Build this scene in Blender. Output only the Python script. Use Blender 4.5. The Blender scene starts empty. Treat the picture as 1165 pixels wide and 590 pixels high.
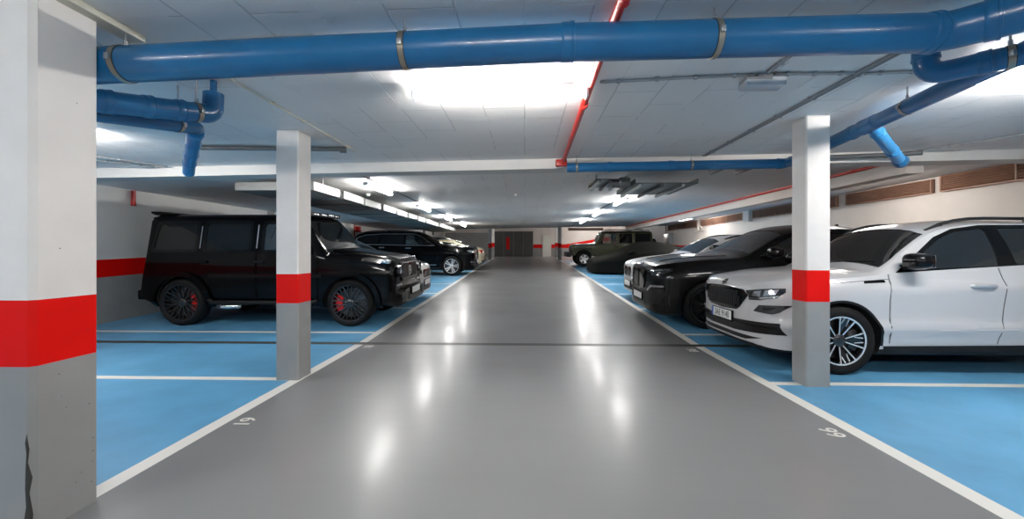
import bpy, bmesh, math, random
from mathutils import Vector, Matrix, Euler
from mathutils.bvhtree import BVHTree
from mathutils.geometry import tessellate_polygon

random.seed(4)
PI = math.pi
scene = bpy.context.scene
COL = scene.collection
LIGHT = 150.0
EXPOSURE = 0.0


# ------------------------------------------------------------------ materials
def new_mat(name):
    m = bpy.data.materials.new(name)
    m.use_nodes = True
    nt = m.node_tree
    return m, nt, nt.nodes['Principled BSDF']


def pbr(name, col, rough=0.5, metal=0.0, coat=0.0, emit=None, estr=0.0, noise=0.0, nscale=6.0, bump=0.0, bscale=40.0, spec=0.5, coat_rough=0.04):
    m, nt, b = new_mat(name)
    c = (col[0], col[1], col[2], 1)
    b.inputs['Base Color'].default_value = c
    b.inputs['Roughness'].default_value = rough
    b.inputs['Metallic'].default_value = metal
    b.inputs['Coat Weight'].default_value = coat
    b.inputs['Coat Roughness'].default_value = coat_rough
    b.inputs['Specular IOR Level'].default_value = spec
    if emit:
        b.inputs['Emission Color'].default_value = (emit[0], emit[1], emit[2], 1)
        b.inputs['Emission Strength'].default_value = estr
    tc = None
    if noise > 0 or bump > 0:
        tc = nt.nodes.new('ShaderNodeTexCoord')
    if noise > 0:
        n = nt.nodes.new('ShaderNodeTexNoise')
        n.inputs['Scale'].default_value = nscale
        n.inputs['Detail'].default_value = 4
        nt.links.new(tc.outputs['Object'], n.inputs['Vector'])
        r = nt.nodes.new('ShaderNodeValToRGB')
        r.color_ramp.elements[0].position = 0.3
        r.color_ramp.elements[1].position = 0.7
        r.color_ramp.elements[0].color = tuple(x * (1 - noise) for x in col) + (1,)
        r.color_ramp.elements[1].color = tuple(min(1, x * (1 + noise)) for x in col) + (1,)
        nt.links.new(n.outputs['Fac'], r.inputs['Fac'])
        nt.links.new(r.outputs['Color'], b.inputs['Base Color'])
    if bump > 0:
        n2 = nt.nodes.new('ShaderNodeTexNoise')
        n2.inputs['Scale'].default_value = bscale
        n2.inputs['Detail'].default_value = 3
        nt.links.new(tc.outputs['Object'], n2.inputs['Vector'])
        bp = nt.nodes.new('ShaderNodeBump')
        bp.inputs['Strength'].default_value = bump
        bp.inputs['Distance'].default_value = 0.01
        nt.links.new(n2.outputs['Fac'], bp.inputs['Height'])
        nt.links.new(bp.outputs['Normal'], b.inputs['Normal'])
    return m


def glass(name, tint, refl=1.0, ior=1.55):
    """thin tinted pane: transparent + mirror reflection by Fresnel"""
    m = bpy.data.materials.new(name)
    m.use_nodes = True
    nt = m.node_tree
    nt.nodes.clear()
    out = nt.nodes.new('ShaderNodeOutputMaterial')
    mix = nt.nodes.new('ShaderNodeMixShader')
    tr = nt.nodes.new('ShaderNodeBsdfTransparent')
    tr.inputs['Color'].default_value = (tint[0], tint[1], tint[2], 1)
    gl = nt.nodes.new('ShaderNodeBsdfGlossy')
    gl.inputs['Roughness'].default_value = 0.02
    gl.inputs['Color'].default_value = (refl, refl, refl, 1)
    fr = nt.nodes.new('ShaderNodeFresnel')
    fr.inputs['IOR'].default_value = ior
    nt.links.new(fr.outputs['Fac'], mix.inputs['Fac'])
    nt.links.new(tr.outputs[0], mix.inputs[1])
    nt.links.new(gl.outputs[0], mix.inputs[2])
    nt.links.new(mix.outputs[0], out.inputs['Surface'])
    return m


M = {}
M['black_paint'] = pbr('black_car_paint', (.0012, .0012, .0015), .2, 0, .28, spec=.03)
M['grey_black_paint'] = pbr('graphite_car_paint', (.006, .006, .006), .28, .3, .4, spec=.08)
M['white_paint'] = pbr('white_car_paint', (.52, .52, .53), .3, 0, .8)
M['cream_paint'] = pbr('cream_car_paint', (.62, .55, .40), .3, .1, .8)
M['blue_grey_paint'] = pbr('blue_grey_car_paint', (.10, .17, .24), .3, .3, .8)
M['olive_paint'] = pbr('olive_car_paint', (.058, .062, .030), .4, 0, .3, spec=.3)
M['plastic'] = pbr('black_trim_plastic', (.008, .008, .009), .5, spec=.25)
M['gloss_black'] = pbr('gloss_black_trim', (.003, .003, .0035), .12, 0, .2, spec=.2)
M['seam_dark'] = pbr('black_gap_rubber', (.001, .001, .001), .9, spec=.05)
M['seam'] = pbr('door_gap_rubber', (.05, .05, .05), .8)
M['rubber'] = pbr('tyre_rubber', (.006, .006, .006), .75, bump=.25, bscale=60, spec=.2)
M['chrome'] = pbr('chrome_trim', (.75, .75, .76), .1, 1)
M['satin_chrome'] = pbr('satin_chrome_trim', (.55, .55, .56), .28, 1)
M['alloy'] = pbr('silver_alloy', (.80, .80, .80), .42, .75)
M['black_alloy'] = pbr('black_alloy', (.01, .01, .011), .16, 0, .8)
M['dark_alloy'] = pbr('anthracite_alloy', (.03, .031, .035), .3, .6)
M['disc'] = pbr('brake_disc_steel', (.10, .10, .105), .4, 1)
M['red_caliper'] = pbr('red_brake_caliper', (.65, .012, .012), .35, emit=None)
M['well'] = pbr('wheel_well_liner', (.006, .006, .006), .9)
M['interior'] = pbr('cabin_dark_fabric', (.035, .035, .038), .8)
M['headliner'] = pbr('cabin_pale_headliner', (.34, .32, .29), .9)
M['glass_sky'] = glass('windshield_glass_reflective', (.72, .78, .75), 1.0, 3.6)
M['interior_grey'] = pbr('cabin_grey_fabric', (.07, .07, .075), .8)
M['interior_beige'] = pbr('cabin_beige_leather', (.30, .24, .18), .6)
M['interior_red'] = pbr('cabin_red_leather', (.40, .06, .05), .55)
M['glass_clear'] = glass('car_glass_green_tint', (.80, .86, .82), 1.0, 1.7)
M['glass_tint'] = glass('car_glass_dark_tint', (.70, .74, .72), 1.0, 2.3)
M['glass_ws'] = glass('windshield_glass', (.72, .78, .75), 1.0, 2.4)
M['glass_privacy'] = glass('car_glass_privacy', (.05, .055, .06))
M['glass_opaque'] = pbr('car_glass_far', (.012, .016, .018), .06, 0, .3)
M['lamp_lens'] = pbr('headlamp_dark_lens', (.02, .021, .024), .06, 0, 1)
M['lamp_clear'] = pbr('headlamp_reflector', (.62, .64, .68), .15, .9)
M['lamp_red'] = pbr('tail_lamp_red_lens', (.50, .012, .01), .12, 0, 1)
M['lamp_amber'] = pbr('amber_lens', (.7, .25, .02), .2, 0, .6)
M['plate_white'] = pbr('plate_white', (.78, .78, .76), .4)
M['plate_blue'] = pbr('plate_blue', (.02, .08, .45), .4)
M['ink'] = pbr('plate_black_ink', (.01, .01, .01), .5)
M['cover'] = pbr('car_cover_fabric', (.007, .007, .006), .8, spec=.08, bump=.15, bscale=14)
M['rail_black'] = pbr('roof_rail_black', (.015, .015, .016), .35)


# ------------------------------------------------------------------ mesh helpers
def finish(bm, name, mats, parent=None, smooth=True, angle=35, recalc=True):
    if recalc:
        bmesh.ops.recalc_face_normals(bm, faces=bm.faces[:])
    me = bpy.data.meshes.new(name)
    bm.to_mesh(me)
    bm.free()
    if not isinstance(mats, (list, tuple)):
        mats = [mats]
    for m in mats:
        me.materials.append(m)
    if smooth:
        for p in me.polygons:
            p.use_smooth = True
        me.set_sharp_from_angle(angle=math.radians(angle))
    ob = bpy.data.objects.new(name, me)
    COL.objects.link(ob)
    if parent is not None:
        ob.parent = parent
    return ob


def thing(name, label, cat, loc=(0, 0, 0), rot=(0, 0, 0), group=None):
    o = bpy.data.objects.new(name, None)
    o.empty_display_size = .2
    COL.objects.link(o)
    o.location = loc
    o.rotation_euler = rot
    o['label'] = label
    o['category'] = cat
    if group:
        o['group'] = group
    return o


def tag(o, label, cat, group=None):
    o['label'] = label
    o['category'] = cat
    if group:
        o['group'] = group
    return o


def structure(o):
    o['kind'] = 'structure'
    return o


def add_box(bm, lo, hi, bevel=0.0, mi=0, mat=None, seg=2):
    r = bmesh.ops.create_cube(bm, size=1.0)
    vs = r['verts']
    c = [(a + b) / 2 for a, b in zip(lo, hi)]
    s = [abs(b - a) for a, b in zip(lo, hi)]
    for v in vs:
        v.co = Vector((v.co.x * s[0] + c[0], v.co.y * s[1] + c[1], v.co.z * s[2] + c[2]))
    fs = list({f for v in vs for f in v.link_faces})
    if bevel > 0:
        es = list({e for v in vs for e in v.link_edges})
        r2 = bmesh.ops.bevel(bm, geom=es, offset=bevel, segments=seg, affect='EDGES', profile=.5)
        fs = list({f for v in r2['verts'] for f in v.link_faces})
        vs = list({v for f in fs for v in f.verts})
    for f in fs:
        f.material_index = mi
    if mat is not None:
        bmesh.ops.transform(bm, matrix=mat, verts=vs)
    return vs


def frame_of(d):
    d = d.normalized()
    up = Vector((0, 0, 1)) if abs(d.z) < .95 else Vector((1, 0, 0))
    a = d.cross(up).normalized()
    b = a.cross(d).normalized()
    return a, b


def add_tube(bm, pts, r, n=16, mi=0, caps=True, radii=None):
    pts = [Vector(p) for p in pts]
    rings = []
    prev = None
    for i, p in enumerate(pts):
        if i == 0:
            d = pts[1] - pts[0]
        elif i == len(pts) - 1:
            d = pts[-1] - pts[-2]
        else:
            d = (pts[i + 1] - p).normalized() + (p - pts[i - 1]).normalized()
        d.normalize()
        if prev is None:
            a, b = frame_of(d)
        else:
            a = prev - d * prev.dot(d)
            a.normalize()
            b = a.cross(d).normalized()
        prev = a
        rr = radii[i] if radii else r
        k = 1.0
        if 0 < i < len(pts) - 1:
            c = (pts[i + 1] - p).normalized().dot(d)
            k = 1.0
        rings.append([bm.verts.new(p + (a * math.cos(2 * PI * j / n) + b * math.sin(2 * PI * j / n)) * rr * k) for j in range(n)])
    for q in range(len(rings) - 1):
        for j in range(n):
            f = bm.faces.new((rings[q][j], rings[q][(j + 1) % n], rings[q + 1][(j + 1) % n], rings[q + 1][j]))
            f.material_index = mi
    if caps:
        for rg in (rings[0], rings[-1]):
            f = bm.faces.new(rg)
            f.material_index = mi


def arc_path(p0, corner, p1, rad, n=7):
    """points of a rounded bend from p0 through corner to p1"""
    p0, c, p1 = Vector(p0), Vector(corner), Vector(p1)
    d0, d1 = (p0 - c).normalized(), (p1 - c).normalized()
    ang = d0.angle(d1)
    t = rad / math.tan(ang / 2)
    a, b = c + d0 * t, c + d1 * t
    out = []
    for i in range(n + 1):
        s = i / n
        out.append((1 - s) ** 2 * a + 2 * s * (1 - s) * c + s * s * b)
    return out


def add_lathe(bm, prof, n=48, mi=0, center=(0, 0, 0), axis='y', closed=False, flip=False):
    """prof: list of (radius, along)"""
    c = Vector(center)
    rings = []
    for r, a in prof:
        ring = []
        for j in range(n):
            t = 2 * PI * j / n
            if axis == 'y':
                p = Vector((r * math.cos(t), a, r * math.sin(t)))
            elif axis == 'x':
                p = Vector((a, r * math.cos(t), r * math.sin(t)))
            else:
                p = Vector((r * math.cos(t), r * math.sin(t), a))
            ring.append(bm.verts.new(p + c))
        rings.append(ring)
    m = len(rings)
    for q in range(m if closed else m - 1):
        A, B = rings[q], rings[(q + 1) % m]
        for j in range(n):
            f = bm.faces.new((A[j], A[(j + 1) % n], B[(j + 1) % n], B[j]))
            f.material_index = mi
    if not closed:
        for rg in (rings[0], rings[-1]):
            f = bm.faces.new(rg)
            f.material_index = mi


def add_prism(bm, poly, axis, a, b, mi=0):
    """extrude 2-D polygon: axis 'y' -> poly in (x,z); 'x' -> (y,z); 'z' -> (x,y)"""
    def P(u, v, w):
        return {'y': (u, w, v), 'x': (w, u, v), 'z': (u, v, w)}[axis]
    A = [bm.verts.new(P(u, v, a)) for u, v in poly]
    B = [bm.verts.new(P(u, v, b)) for u, v in poly]
    n = len(poly)
    fs = [bm.faces.new(A), bm.faces.new(B[::-1])]
    for i in range(n):
        fs.append(bm.faces.new((A[i], B[i], B[(i + 1) % n], A[(i + 1) % n])))
    for f in fs:
        f.material_index = mi
    return A + B


def text_mesh(s, size, depth=0.001, offset=0.0):
    cu = bpy.data.curves.new('txt', 'FONT')
    cu.body = s
    cu.size = size
    cu.align_x = 'CENTER'
    cu.align_y = 'CENTER'
    cu.extrude = depth
    cu.offset = size * offset
    ob = bpy.data.objects.new('txt', cu)
    COL.objects.link(ob)
    dg = bpy.context.evaluated_depsgraph_get()
    me = bpy.data.meshes.new_from_object(ob.evaluated_get(dg))
    bpy.data.objects.remove(ob)
    bpy.data.curves.remove(cu)
    return me


def text_obj(name, s, size, mat, parent, matrix, sx=1.0, depth=0.001, offset=0.0):
    me = text_mesh(s, size, depth, offset)
    me.transform(matrix @ Matrix.Diagonal((sx, 1, 1, 1)))
    me.name = name
    me.materials.clear()
    me.materials.append(mat)
    o = bpy.data.objects.new(name, me)
    COL.objects.link(o)
    o.parent = parent
    return o


# ------------------------------------------------------------------ monotone interpolation
class Curve:
    def __init__(self, pts):
        self.x = [p[0] for p in pts]
        self.y = [p[1] for p in pts]
        n = len(pts)
        h = [self.x[i + 1] - self.x[i] for i in range(n - 1)]
        d = [(self.y[i + 1] - self.y[i]) / h[i] for i in range(n - 1)]
        m = [0.0] * n
        if n == 1:
            self.m = m
            return
        m[0], m[-1] = d[0], d[-1]
        for i in range(1, n - 1):
            if d[i - 1] * d[i] <= 0:
                m[i] = 0
            else:
                w1, w2 = 2 * h[i] + h[i - 1], h[i] + 2 * h[i - 1]
                m[i] = (w1 + w2) / (w1 / d[i - 1] + w2 / d[i])
        self.m = m

    def __call__(self, x):
        X, Y = self.x, self.y
        if x <= X[0]:
            return Y[0]
        if x >= X[-1]:
            return Y[-1]
        i = 0
        while X[i + 1] < x:
            i += 1
        h = X[i + 1] - X[i]
        t = (x - X[i]) / h
        t2, t3 = t * t, t * t * t
        return (2 * t3 - 3 * t2 + 1) * Y[i] + (t3 - 2 * t2 + t) * h * self.m[i] + (-2 * t3 + 3 * t2) * Y[i + 1] + (t3 - t2) * h * self.m[i + 1]


# ------------------------------------------------------------------ car body loft
NS, NG, NC = 22, 11, 9


class Body:
    """Car hull as slices along x (0 = nose, L = tail)."""

    def __init__(self, sp):
        self.sp = sp
        self.L = sp['L']
        for k in ('w', 'zb', 'zs', 'zt', 'ws', 'wr', 'dr'):
            setattr(self, k, Curve(sp[k]))
        self.g = Curve(sp['g'])            # width factor by height
        self.crown = sp.get('crown', 3.0)
        self.bulge = sp.get('bulge', .02)
        self.nose = sp.get('nose', 0.0)

    def X(self, x):
        return self.nose + x * (.7 - self.nose) / .7 if x < .7 else x

    def section(self, x):
        w, zb, zt = self.w(x), self.zb(x), self.zt(x)
        zs = min(self.zs(x), zt - .004)
        ws = min(w * .995, self.ws(x))
        wr = min(ws - .01, self.wr(x))
        zr = max(zs + .003, zt - self.dr(x))
        zr = min(zr, zt - .001)
        p = [(0, zb), (w * .5, zb), (w * self.g(zb + .02) - .07, zb)]
        z0 = zb + .04
        if z0 > zs - .05:
            z0 = zb + (zs - zb) * .3
        gs = self.g(zs)
        for i in range(NS + 1):
            t = i / NS
            z = z0 + (zs - z0) * t
            # blend so that the top of the side lands on ws
            f = self.g(z)
            k = max(0.0, (t - .72) / .28)
            y = w * f * (1 - k * k) + ws * k * k
            p.append((y, z))
        for i in range(1, NG + 1):
            t = i / NG
            y = ws + (wr - ws) * t + self.bulge * math.sin(PI * t) * min(1, (zr - zs) / .3)
            p.append((y, zs + (zr - zs) * t))
        for i in range(1, NC + 1):
            s = 1 - math.cos(PI / 2 * i / NC)
            y = wr * (1 - s)
            p.append((y, zr + (zt - zr) * (1 - (1 - s) ** self.crown)))
        return p

    def stations(self):
        L = self.L
        xs = {0, .008, .018, .03, .045, .065, .09, .12, .155, .2, .25}
        xs |= {L - a for a in (0, .008, .018, .03, .05, .08, .12, .165, .2, .25)}
        x = .3
        while x < L - .28:
            xs.add(round(x, 3))
            x += .055
        for k in self.sp.get('keys', []):
            xs.add(k)
        return sorted(xs)

    def bm(self):
        bm = bmesh.new()
        rings = []
        for x in self.stations():
            s = self.section(x)
            x = self.X(x)
            ring = [bm.verts.new((x, -y, z)) for y, z in s]
            ring += [bm.verts.new((x, y, z)) for y, z in s[-2:0:-1]]
            rings.append(ring)
        n = len(rings[0])
        for A, B in zip(rings[:-1], rings[1:]):
            for j in range(n):
                bm.faces.new((A[j], A[(j + 1) % n], B[(j + 1) % n], B[j]))
        bm.faces.new(rings[0])
        bm.faces.new(rings[-1])
        bmesh.ops.recalc_face_normals(bm, faces=bm.faces[:])
        return bm

    def cabin_bm(self, x0, x1, zf, inset=.06, roof=.05):
        bm = bmesh.new()
        rings = []
        n = max(8, int((x1 - x0) / .08))
        for i in range(n + 1):
            x = x0 + (x1 - x0) * i / n
            s = self.section(x)
            pts = [(0, zf)]
            side = s[3:]
            # resample fixed count: NS..end
            for (y, z) in side:
                zz = max(z, zf + .001 * len(pts))
                yy = max(.0, y - inset)
                top = self.zt(x) - roof
                pts.append((yy, min(zz, top - .02 + .02 * (1 - (yy / max(.1, self.w(x))) ** 2))))
            pts[-1] = (0, self.zt(x) - roof)
            ring = [bm.verts.new((x, -y, z)) for y, z in pts]
            ring += [bm.verts.new((x, y, z)) for y, z in pts[-2:0:-1]]
            rings.append(ring)
        m = len(rings[0])
        for A, B in zip(rings[:-1], rings[1:]):
            for j in range(m):
                bm.faces.new((A[j], A[(j + 1) % m], B[(j + 1) % m], B[j]))
        bm.faces.new(rings[0])
        bm.faces.new(rings[-1])
        bmesh.ops.remove_doubles(bm, verts=bm.verts[:], dist=.0004)
        bmesh.ops.recalc_face_normals(bm, faces=bm.faces[:])
        return bm


def boolean_cut(obj, cutters):
    """subtract each cutter bmesh (bm, material) from obj; plain data, no operators"""
    tmp = []
    for bm, mat in cutters:
        me = bpy.data.meshes.new('cut')
        bmesh.ops.recalc_face_normals(bm, faces=bm.faces[:])
        bm.to_mesh(me)
        bm.free()
        me.materials.append(mat)
        co = bpy.data.objects.new('cut', me)
        COL.objects.link(co)
        md = obj.modifiers.new('b', 'BOOLEAN')
        md.operation = 'DIFFERENCE'
        md.solver = 'EXACT'
        md.object = co
        md.material_mode = 'TRANSFER'
        tmp.append(co)
    dg = bpy.context.evaluated_depsgraph_get()
    me = bpy.data.meshes.new_from_object(obj.evaluated_get(dg))
    obj.modifiers.clear()
    old = obj.data
    me.name = old.name
    obj.data = me
    for co in tmp:
        d = co.data
        bpy.data.objects.remove(co)
        bpy.data.meshes.remove(d)


# ------------------------------------------------------------------ conforming panels
def conform(bvh, poly, axis, off=.004, th=.012, step=.06, holes=()):
    """bmesh slab whose outline is the 2-D polygon (minus holes), laid on the hull along axis"""
    bm = bmesh.new()
    loops = [list(poly)] + [list(h) for h in holes]
    vs = [bm.verts.new((u, v, 0)) for lp in loops for u, v in lp]
    for t in tessellate_polygon([[Vector((u, v, 0)) for u, v in lp] for lp in loops]):
        try:
            bm.faces.new([vs[i] for i in t])
        except ValueError:
            pass
    us, vv = [p[0] for p in poly], [p[1] for p in poly]
    for lo, hi, nrm in ((min(us), max(us), Vector((1, 0, 0))), (min(vv), max(vv), Vector((0, 1, 0)))):
        n = int((hi - lo) / step)
        for i in range(1, n + 1):
            c = lo + (hi - lo) * i / (n + 1)
            bmesh.ops.bisect_plane(bm, geom=bm.verts[:] + bm.edges[:] + bm.faces[:], dist=1e-5,
                                   plane_co=nrm * c, plane_no=nrm)
    sgn = 1
    top, bot = {}, {}
    data = []
    for v in bm.verts:
        u, w = v.co.x, v.co.y
        if axis == 'near':
            o, d = Vector((u, -4, w)), Vector((0, 1, 0))
        elif axis == 'off':
            o, d = Vector((u, 4, w)), Vector((0, -1, 0))
        elif axis == 'front':
            o, d = Vector((-3, u, w)), Vector((1, 0, 0))
        elif axis == 'rear':
            o, d = Vector((9, u, w)), Vector((-1, 0, 0))
        else:
            o, d = Vector((u, w, 5)), Vector((0, 0, -1))
        loc, nor, idx, dist = bvh.ray_cast(o, d)
        if loc is None:
            q = o + d * (3.2 if axis in ('near', 'off') else 3.1)
            loc, nor, idx, dist = bvh.find_nearest(q)
        if nor.dot(d) > 0:
            nor = -nor
        data.append((v, loc.copy(), nor.copy()))
    for v, loc, nor in data:
        v.co = loc + nor * (off - th)
        top[v] = loc + nor * off
    faces = bm.faces[:]
    bnd = [e for e in bm.edges if len(e.link_faces) == 1]
    new = {v: bm.verts.new(p) for v, p in top.items()}
    for f in faces:
        bm.faces.new([new[v] for v in f.verts])
    for e in bnd:
        a, b = e.verts
        try:
            bm.faces.new((a, b, new[b], new[a]))
        except ValueError:
            pass
    return bm


def merge(dst, src, mi=0):
    vm = {}
    for v in src.verts:
        vm[v] = dst.verts.new(v.co)
    for f in src.faces:
        try:
            nf = dst.faces.new([vm[v] for v in f.verts])
            nf.material_index = mi
        except ValueError:
            pass
    src.free()


def strip(pts, wd):
    """2-D polygon along a polyline"""
    L, R = [], []
    n = len(pts)
    for i, p in enumerate(pts):
        a = pts[max(0, i - 1)]
        b = pts[min(n - 1, i + 1)]
        dx, dy = b[0] - a[0], b[1] - a[1]
        l = math.hypot(dx, dy) or 1
        nx, ny = -dy / l * wd / 2, dx / l * wd / 2
        L.append((p[0] + nx, p[1] + ny))
        R.append((p[0] - nx, p[1] - ny))
    return L + R[::-1]


def rounded(poly, r=.03, n=4):
    out = []
    m = len(poly)
    for i in range(m):
        p, c, q = Vector(poly[i - 1]), Vector(poly[i]), Vector(poly[(i + 1) % m])
        a, b = (p - c), (q - c)
        ra = min(r, a.length * .45, b.length * .45)
        A, B = c + a.normalized() * ra, c + b.normalized() * ra
        for k in range(n + 1):
            s = k / n
            v = (1 - s) ** 2 * A + 2 * s * (1 - s) * c + s * s * B
            out.append((v.x, v.y))
    return out


def flipy(poly):
    return [(-u, v) for u, v in poly][::-1]


# ------------------------------------------------------------------ wheels
def spoke_bar(bm, r0, a0, r1, a1, w0, w1, y0, y1, dep, mi=0):
    """tapered bar between two polar points in the wheel plane; outer face at y0 (hub) / y1 (rim), outside is -y"""
    P0 = Vector((r0 * math.cos(a0), 0, r0 * math.sin(a0)))
    P1 = Vector((r1 * math.cos(a1), 0, r1 * math.sin(a1)))
    d = (P1 - P0).normalized()
    n = Vector((-d.z, 0, d.x))
    q = []
    for P, w, y in ((P0, w0, y0), (P1, w1, y1)):
        for s in (-1, 1):
            for yy, k in ((y, .7), (y + dep, 1.0)):
                q.append(bm.verts.new(P + n * s * w / 2 * k + Vector((0, yy, 0))))
    idx = [(0, 1, 3, 2), (4, 6, 7, 5), (0, 2, 6, 4), (1, 5, 7, 3), (0, 4, 5, 1), (2, 3, 7, 6)]
    for f in idx:
        bm.faces.new([q[i] for i in f]).material_index = mi


WHEELS = {}


def wheel_meshes(design, R, TW, rim):
    """mesh data of one wheel, outer side toward -y, centre at origin"""
    key = (design, R, TW, rim)
    if key in WHEELS:
        return WHEELS[key]
    h = TW / 2
    out = {}
    bm = bmesh.new()
    sw = R - rim
    prof = [(rim, -h * .86), (rim + .012, -h * .93), (rim + sw * .45, -h * 1.0), (R - .03, -h * .93), (R - .012, -h * .82), (R, -h * .68)]
    for k in (-.4, -.37, -.05, -.02, .02, .05, .37, .4):
        prof.append((R - (.007 if abs(k) in (.37, .02) else 0), h * k))
    prof += [(R, h * .68), (R - .012, h * .82), (R - .03, h * .93), (rim + sw * .45, h), (rim + .012, h * .93), (rim, h * .86)]
    add_lathe(bm, prof, 56, closed=True)
    out['tyre'] = (bm, [M['rubber']])
    bm = bmesh.new()
    ro = rim
    lip = 1 if design in ('twin', 'five_silver', 'jeep') else 0
    mats = {'twin': [M['black_alloy'], M['alloy']], 'forged': [M['black_alloy'], M['dark_alloy']],
            'mesh': [M['black_alloy'], M['satin_chrome']], 'five_silver': [M['alloy'], M['alloy']],
            'jeep': [M['alloy'], M['alloy']], 'plain': [M['alloy'], M['alloy']]}[design] + [M['black_alloy']]
    add_lathe(bm, [(ro + .004, -h * .9), (ro + .004, -h * .84), (ro - .012, -h * .80), (ro - .02, -h * .6), (ro - .035, h * .8), (ro + .002, h * .86), (ro + .002, h * .8), (ro - .015, h * .5), (ro + .0, -h * .7)], 56, closed=True, mi=2)
    # bright outer ring
    add_lathe(bm, [(ro + .006, -h * .915), (ro + .006, -h * .87), (ro - .009, -h * .86), (ro - .009, -h * .90)], 56, closed=True, mi=1)
    y0, y1 = -h * .62, -h * .86
    if design == 'twin':
        for i in range(5):
            a = PI / 2 + i * 2 * PI / 5
            spoke_bar(bm, .05, a, ro - .012, a, .05, .13, y0 + .022, y1 + .026, .03, 0)
            for s in (-1, 1):
                spoke_bar(bm, .045, a + s * .30, ro - .006, a + s * .30, .032, .036, y0 + .006, y1 + .006, .035, 0)
                spoke_bar(bm, .05, a + s * .26, ro - .008, a + s * .325, .011, .019, y0, y1, .02, 1)
                spoke_bar(bm, ro * .60, a + s * .21, ro - .008, a + s * .09, .010, .014, y0 + .012, y1 + .010, .02, 1)
    elif design in ('forged', 'mesh'):
        n = 12 if design == 'forged' else 9
        for i in range(n):
            a = i * 2 * PI / n
            spoke_bar(bm, .05, a, ro * .55, a, .035, .022, y0, y0 - .01, .03, 0)
            for s in (-1, 1):
                spoke_bar(bm, ro * .52, a, ro - .006, a + s * .16, .02, .02, y0 - .01, y1, .03, 0)
    elif design == 'five_silver' or design == 'plain':
        for i in range(5):
            a = PI / 2 + i * 2 * PI / 5
            for s in (-1, 1):
                spoke_bar(bm, .05, a + s * .3, ro - .006, a + s * .17, .035, .04, y0, y1, .03, 0)
    elif design == 'jeep':
        for i in range(5):
            a = PI / 2 + i * 2 * PI / 5
            spoke_bar(bm, .03, a, ro - .004, a, .11, .13, y0, y1, .03, 0)
            spoke_bar(bm, .10, a, ro - .03, a, .02, .03, y0 - .004, y1 - .004, .01, 0)
    add_lathe(bm, [(.066, y0 + .02), (.066, y0 - .004), (.056, y0 - .012), (.034, y0 - .016), (.03, y0 - .022), (.001, y0 - .024)], 24, mi=0)
    out['rim'] = (bm, mats)
    bm = bmesh.new()
    dr = rim * .80
    add_lathe(bm, [(.07, -.02), (dr, -.02), (dr, .005), (.07, .005)], 40, closed=True)
    add_lathe(bm, [(.0705, -.045), (.0705, .04), (.001, .04)], 20)
    out['brake_disc'] = (bm, [M['disc']])
    bm = bmesh.new()
    pts = []
    for i in range(9):
        a = -.62 + 1.24 * i / 8
        pts.append((dr * 1.08 * math.cos(a), dr * 1.08 * math.sin(a)))
    for i in range(9):
        a = .62 - 1.24 * i / 8
        pts.append((dr * .62 * math.cos(a), dr * .62 * math.sin(a)))
    add_prism(bm, pts, 'y', -.05, .03)
    bmesh.ops.bevel(bm, geom=bm.edges[:], offset=.006, segments=1, affect='EDGES')
    out['brake_caliper'] = (bm, None)
    bm = bmesh.new()
    add_lathe(bm, [(.032, y0 - .02), (.032, y0 - .027), (.001, y0 - .028)], 20)
    out['hub_cap'] = (bm, [M['chrome'] if lip else M['dark_alloy']])
    res = {}
    for k, (b, mt) in out.items():
        bmesh.ops.recalc_face_normals(b, faces=b.faces[:])
        me = bpy.data.meshes.new(k)
        b.to_mesh(me)
        b.free()
        for m in (mt or []):
            me.materials.append(m)
        for p in me.polygons:
            p.use_smooth = True
        me.set_sharp_from_angle(angle=math.radians(32))
        res[k] = me
    WHEELS[key] = res
    return res


def add_wheel(car, x, y, R, TW, rim, design, caliper=None, side=-1, cal_rear=True, spin=0.0):
    ms = wheel_meshes(design, R, TW, rim)
    tyre = bpy.data.objects.new('wheel', ms['tyre'])
    COL.objects.link(tyre)
    tyre.parent = car
    tyre.location = (x, y, R)
    if side > 0:
        tyre.rotation_euler = (0, 0, PI)
    for k in ('rim', 'brake_disc', 'brake_caliper'):
        me = ms[k]
        o = bpy.data.objects.new(k, me)
        if k == 'brake_caliper':
            o = bpy.data.objects.new(k, me.copy())
            o.data.materials.clear()
            o.data.materials.append(caliper or M['disc'])
            ang = 0 if (cal_rear == (side < 0)) else PI
            o.rotation_euler = (0, ang, 0)
            if caliper is not None:
                o['label'] = 'red brake caliper' if caliper == M['red_caliper'] else 'brake caliper'
        if k == 'rim':
            o.rotation_euler = (0, spin, 0)
        COL.objects.link(o)
        o.parent = tyre
    return tyre


# ------------------------------------------------------------------ car builder
def soft_box(bm, lo, hi, r=.05, mat=None, mi=0):
    return add_box(bm, lo, hi, bevel=r, seg=3, mat=mat, mi=mi)


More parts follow.
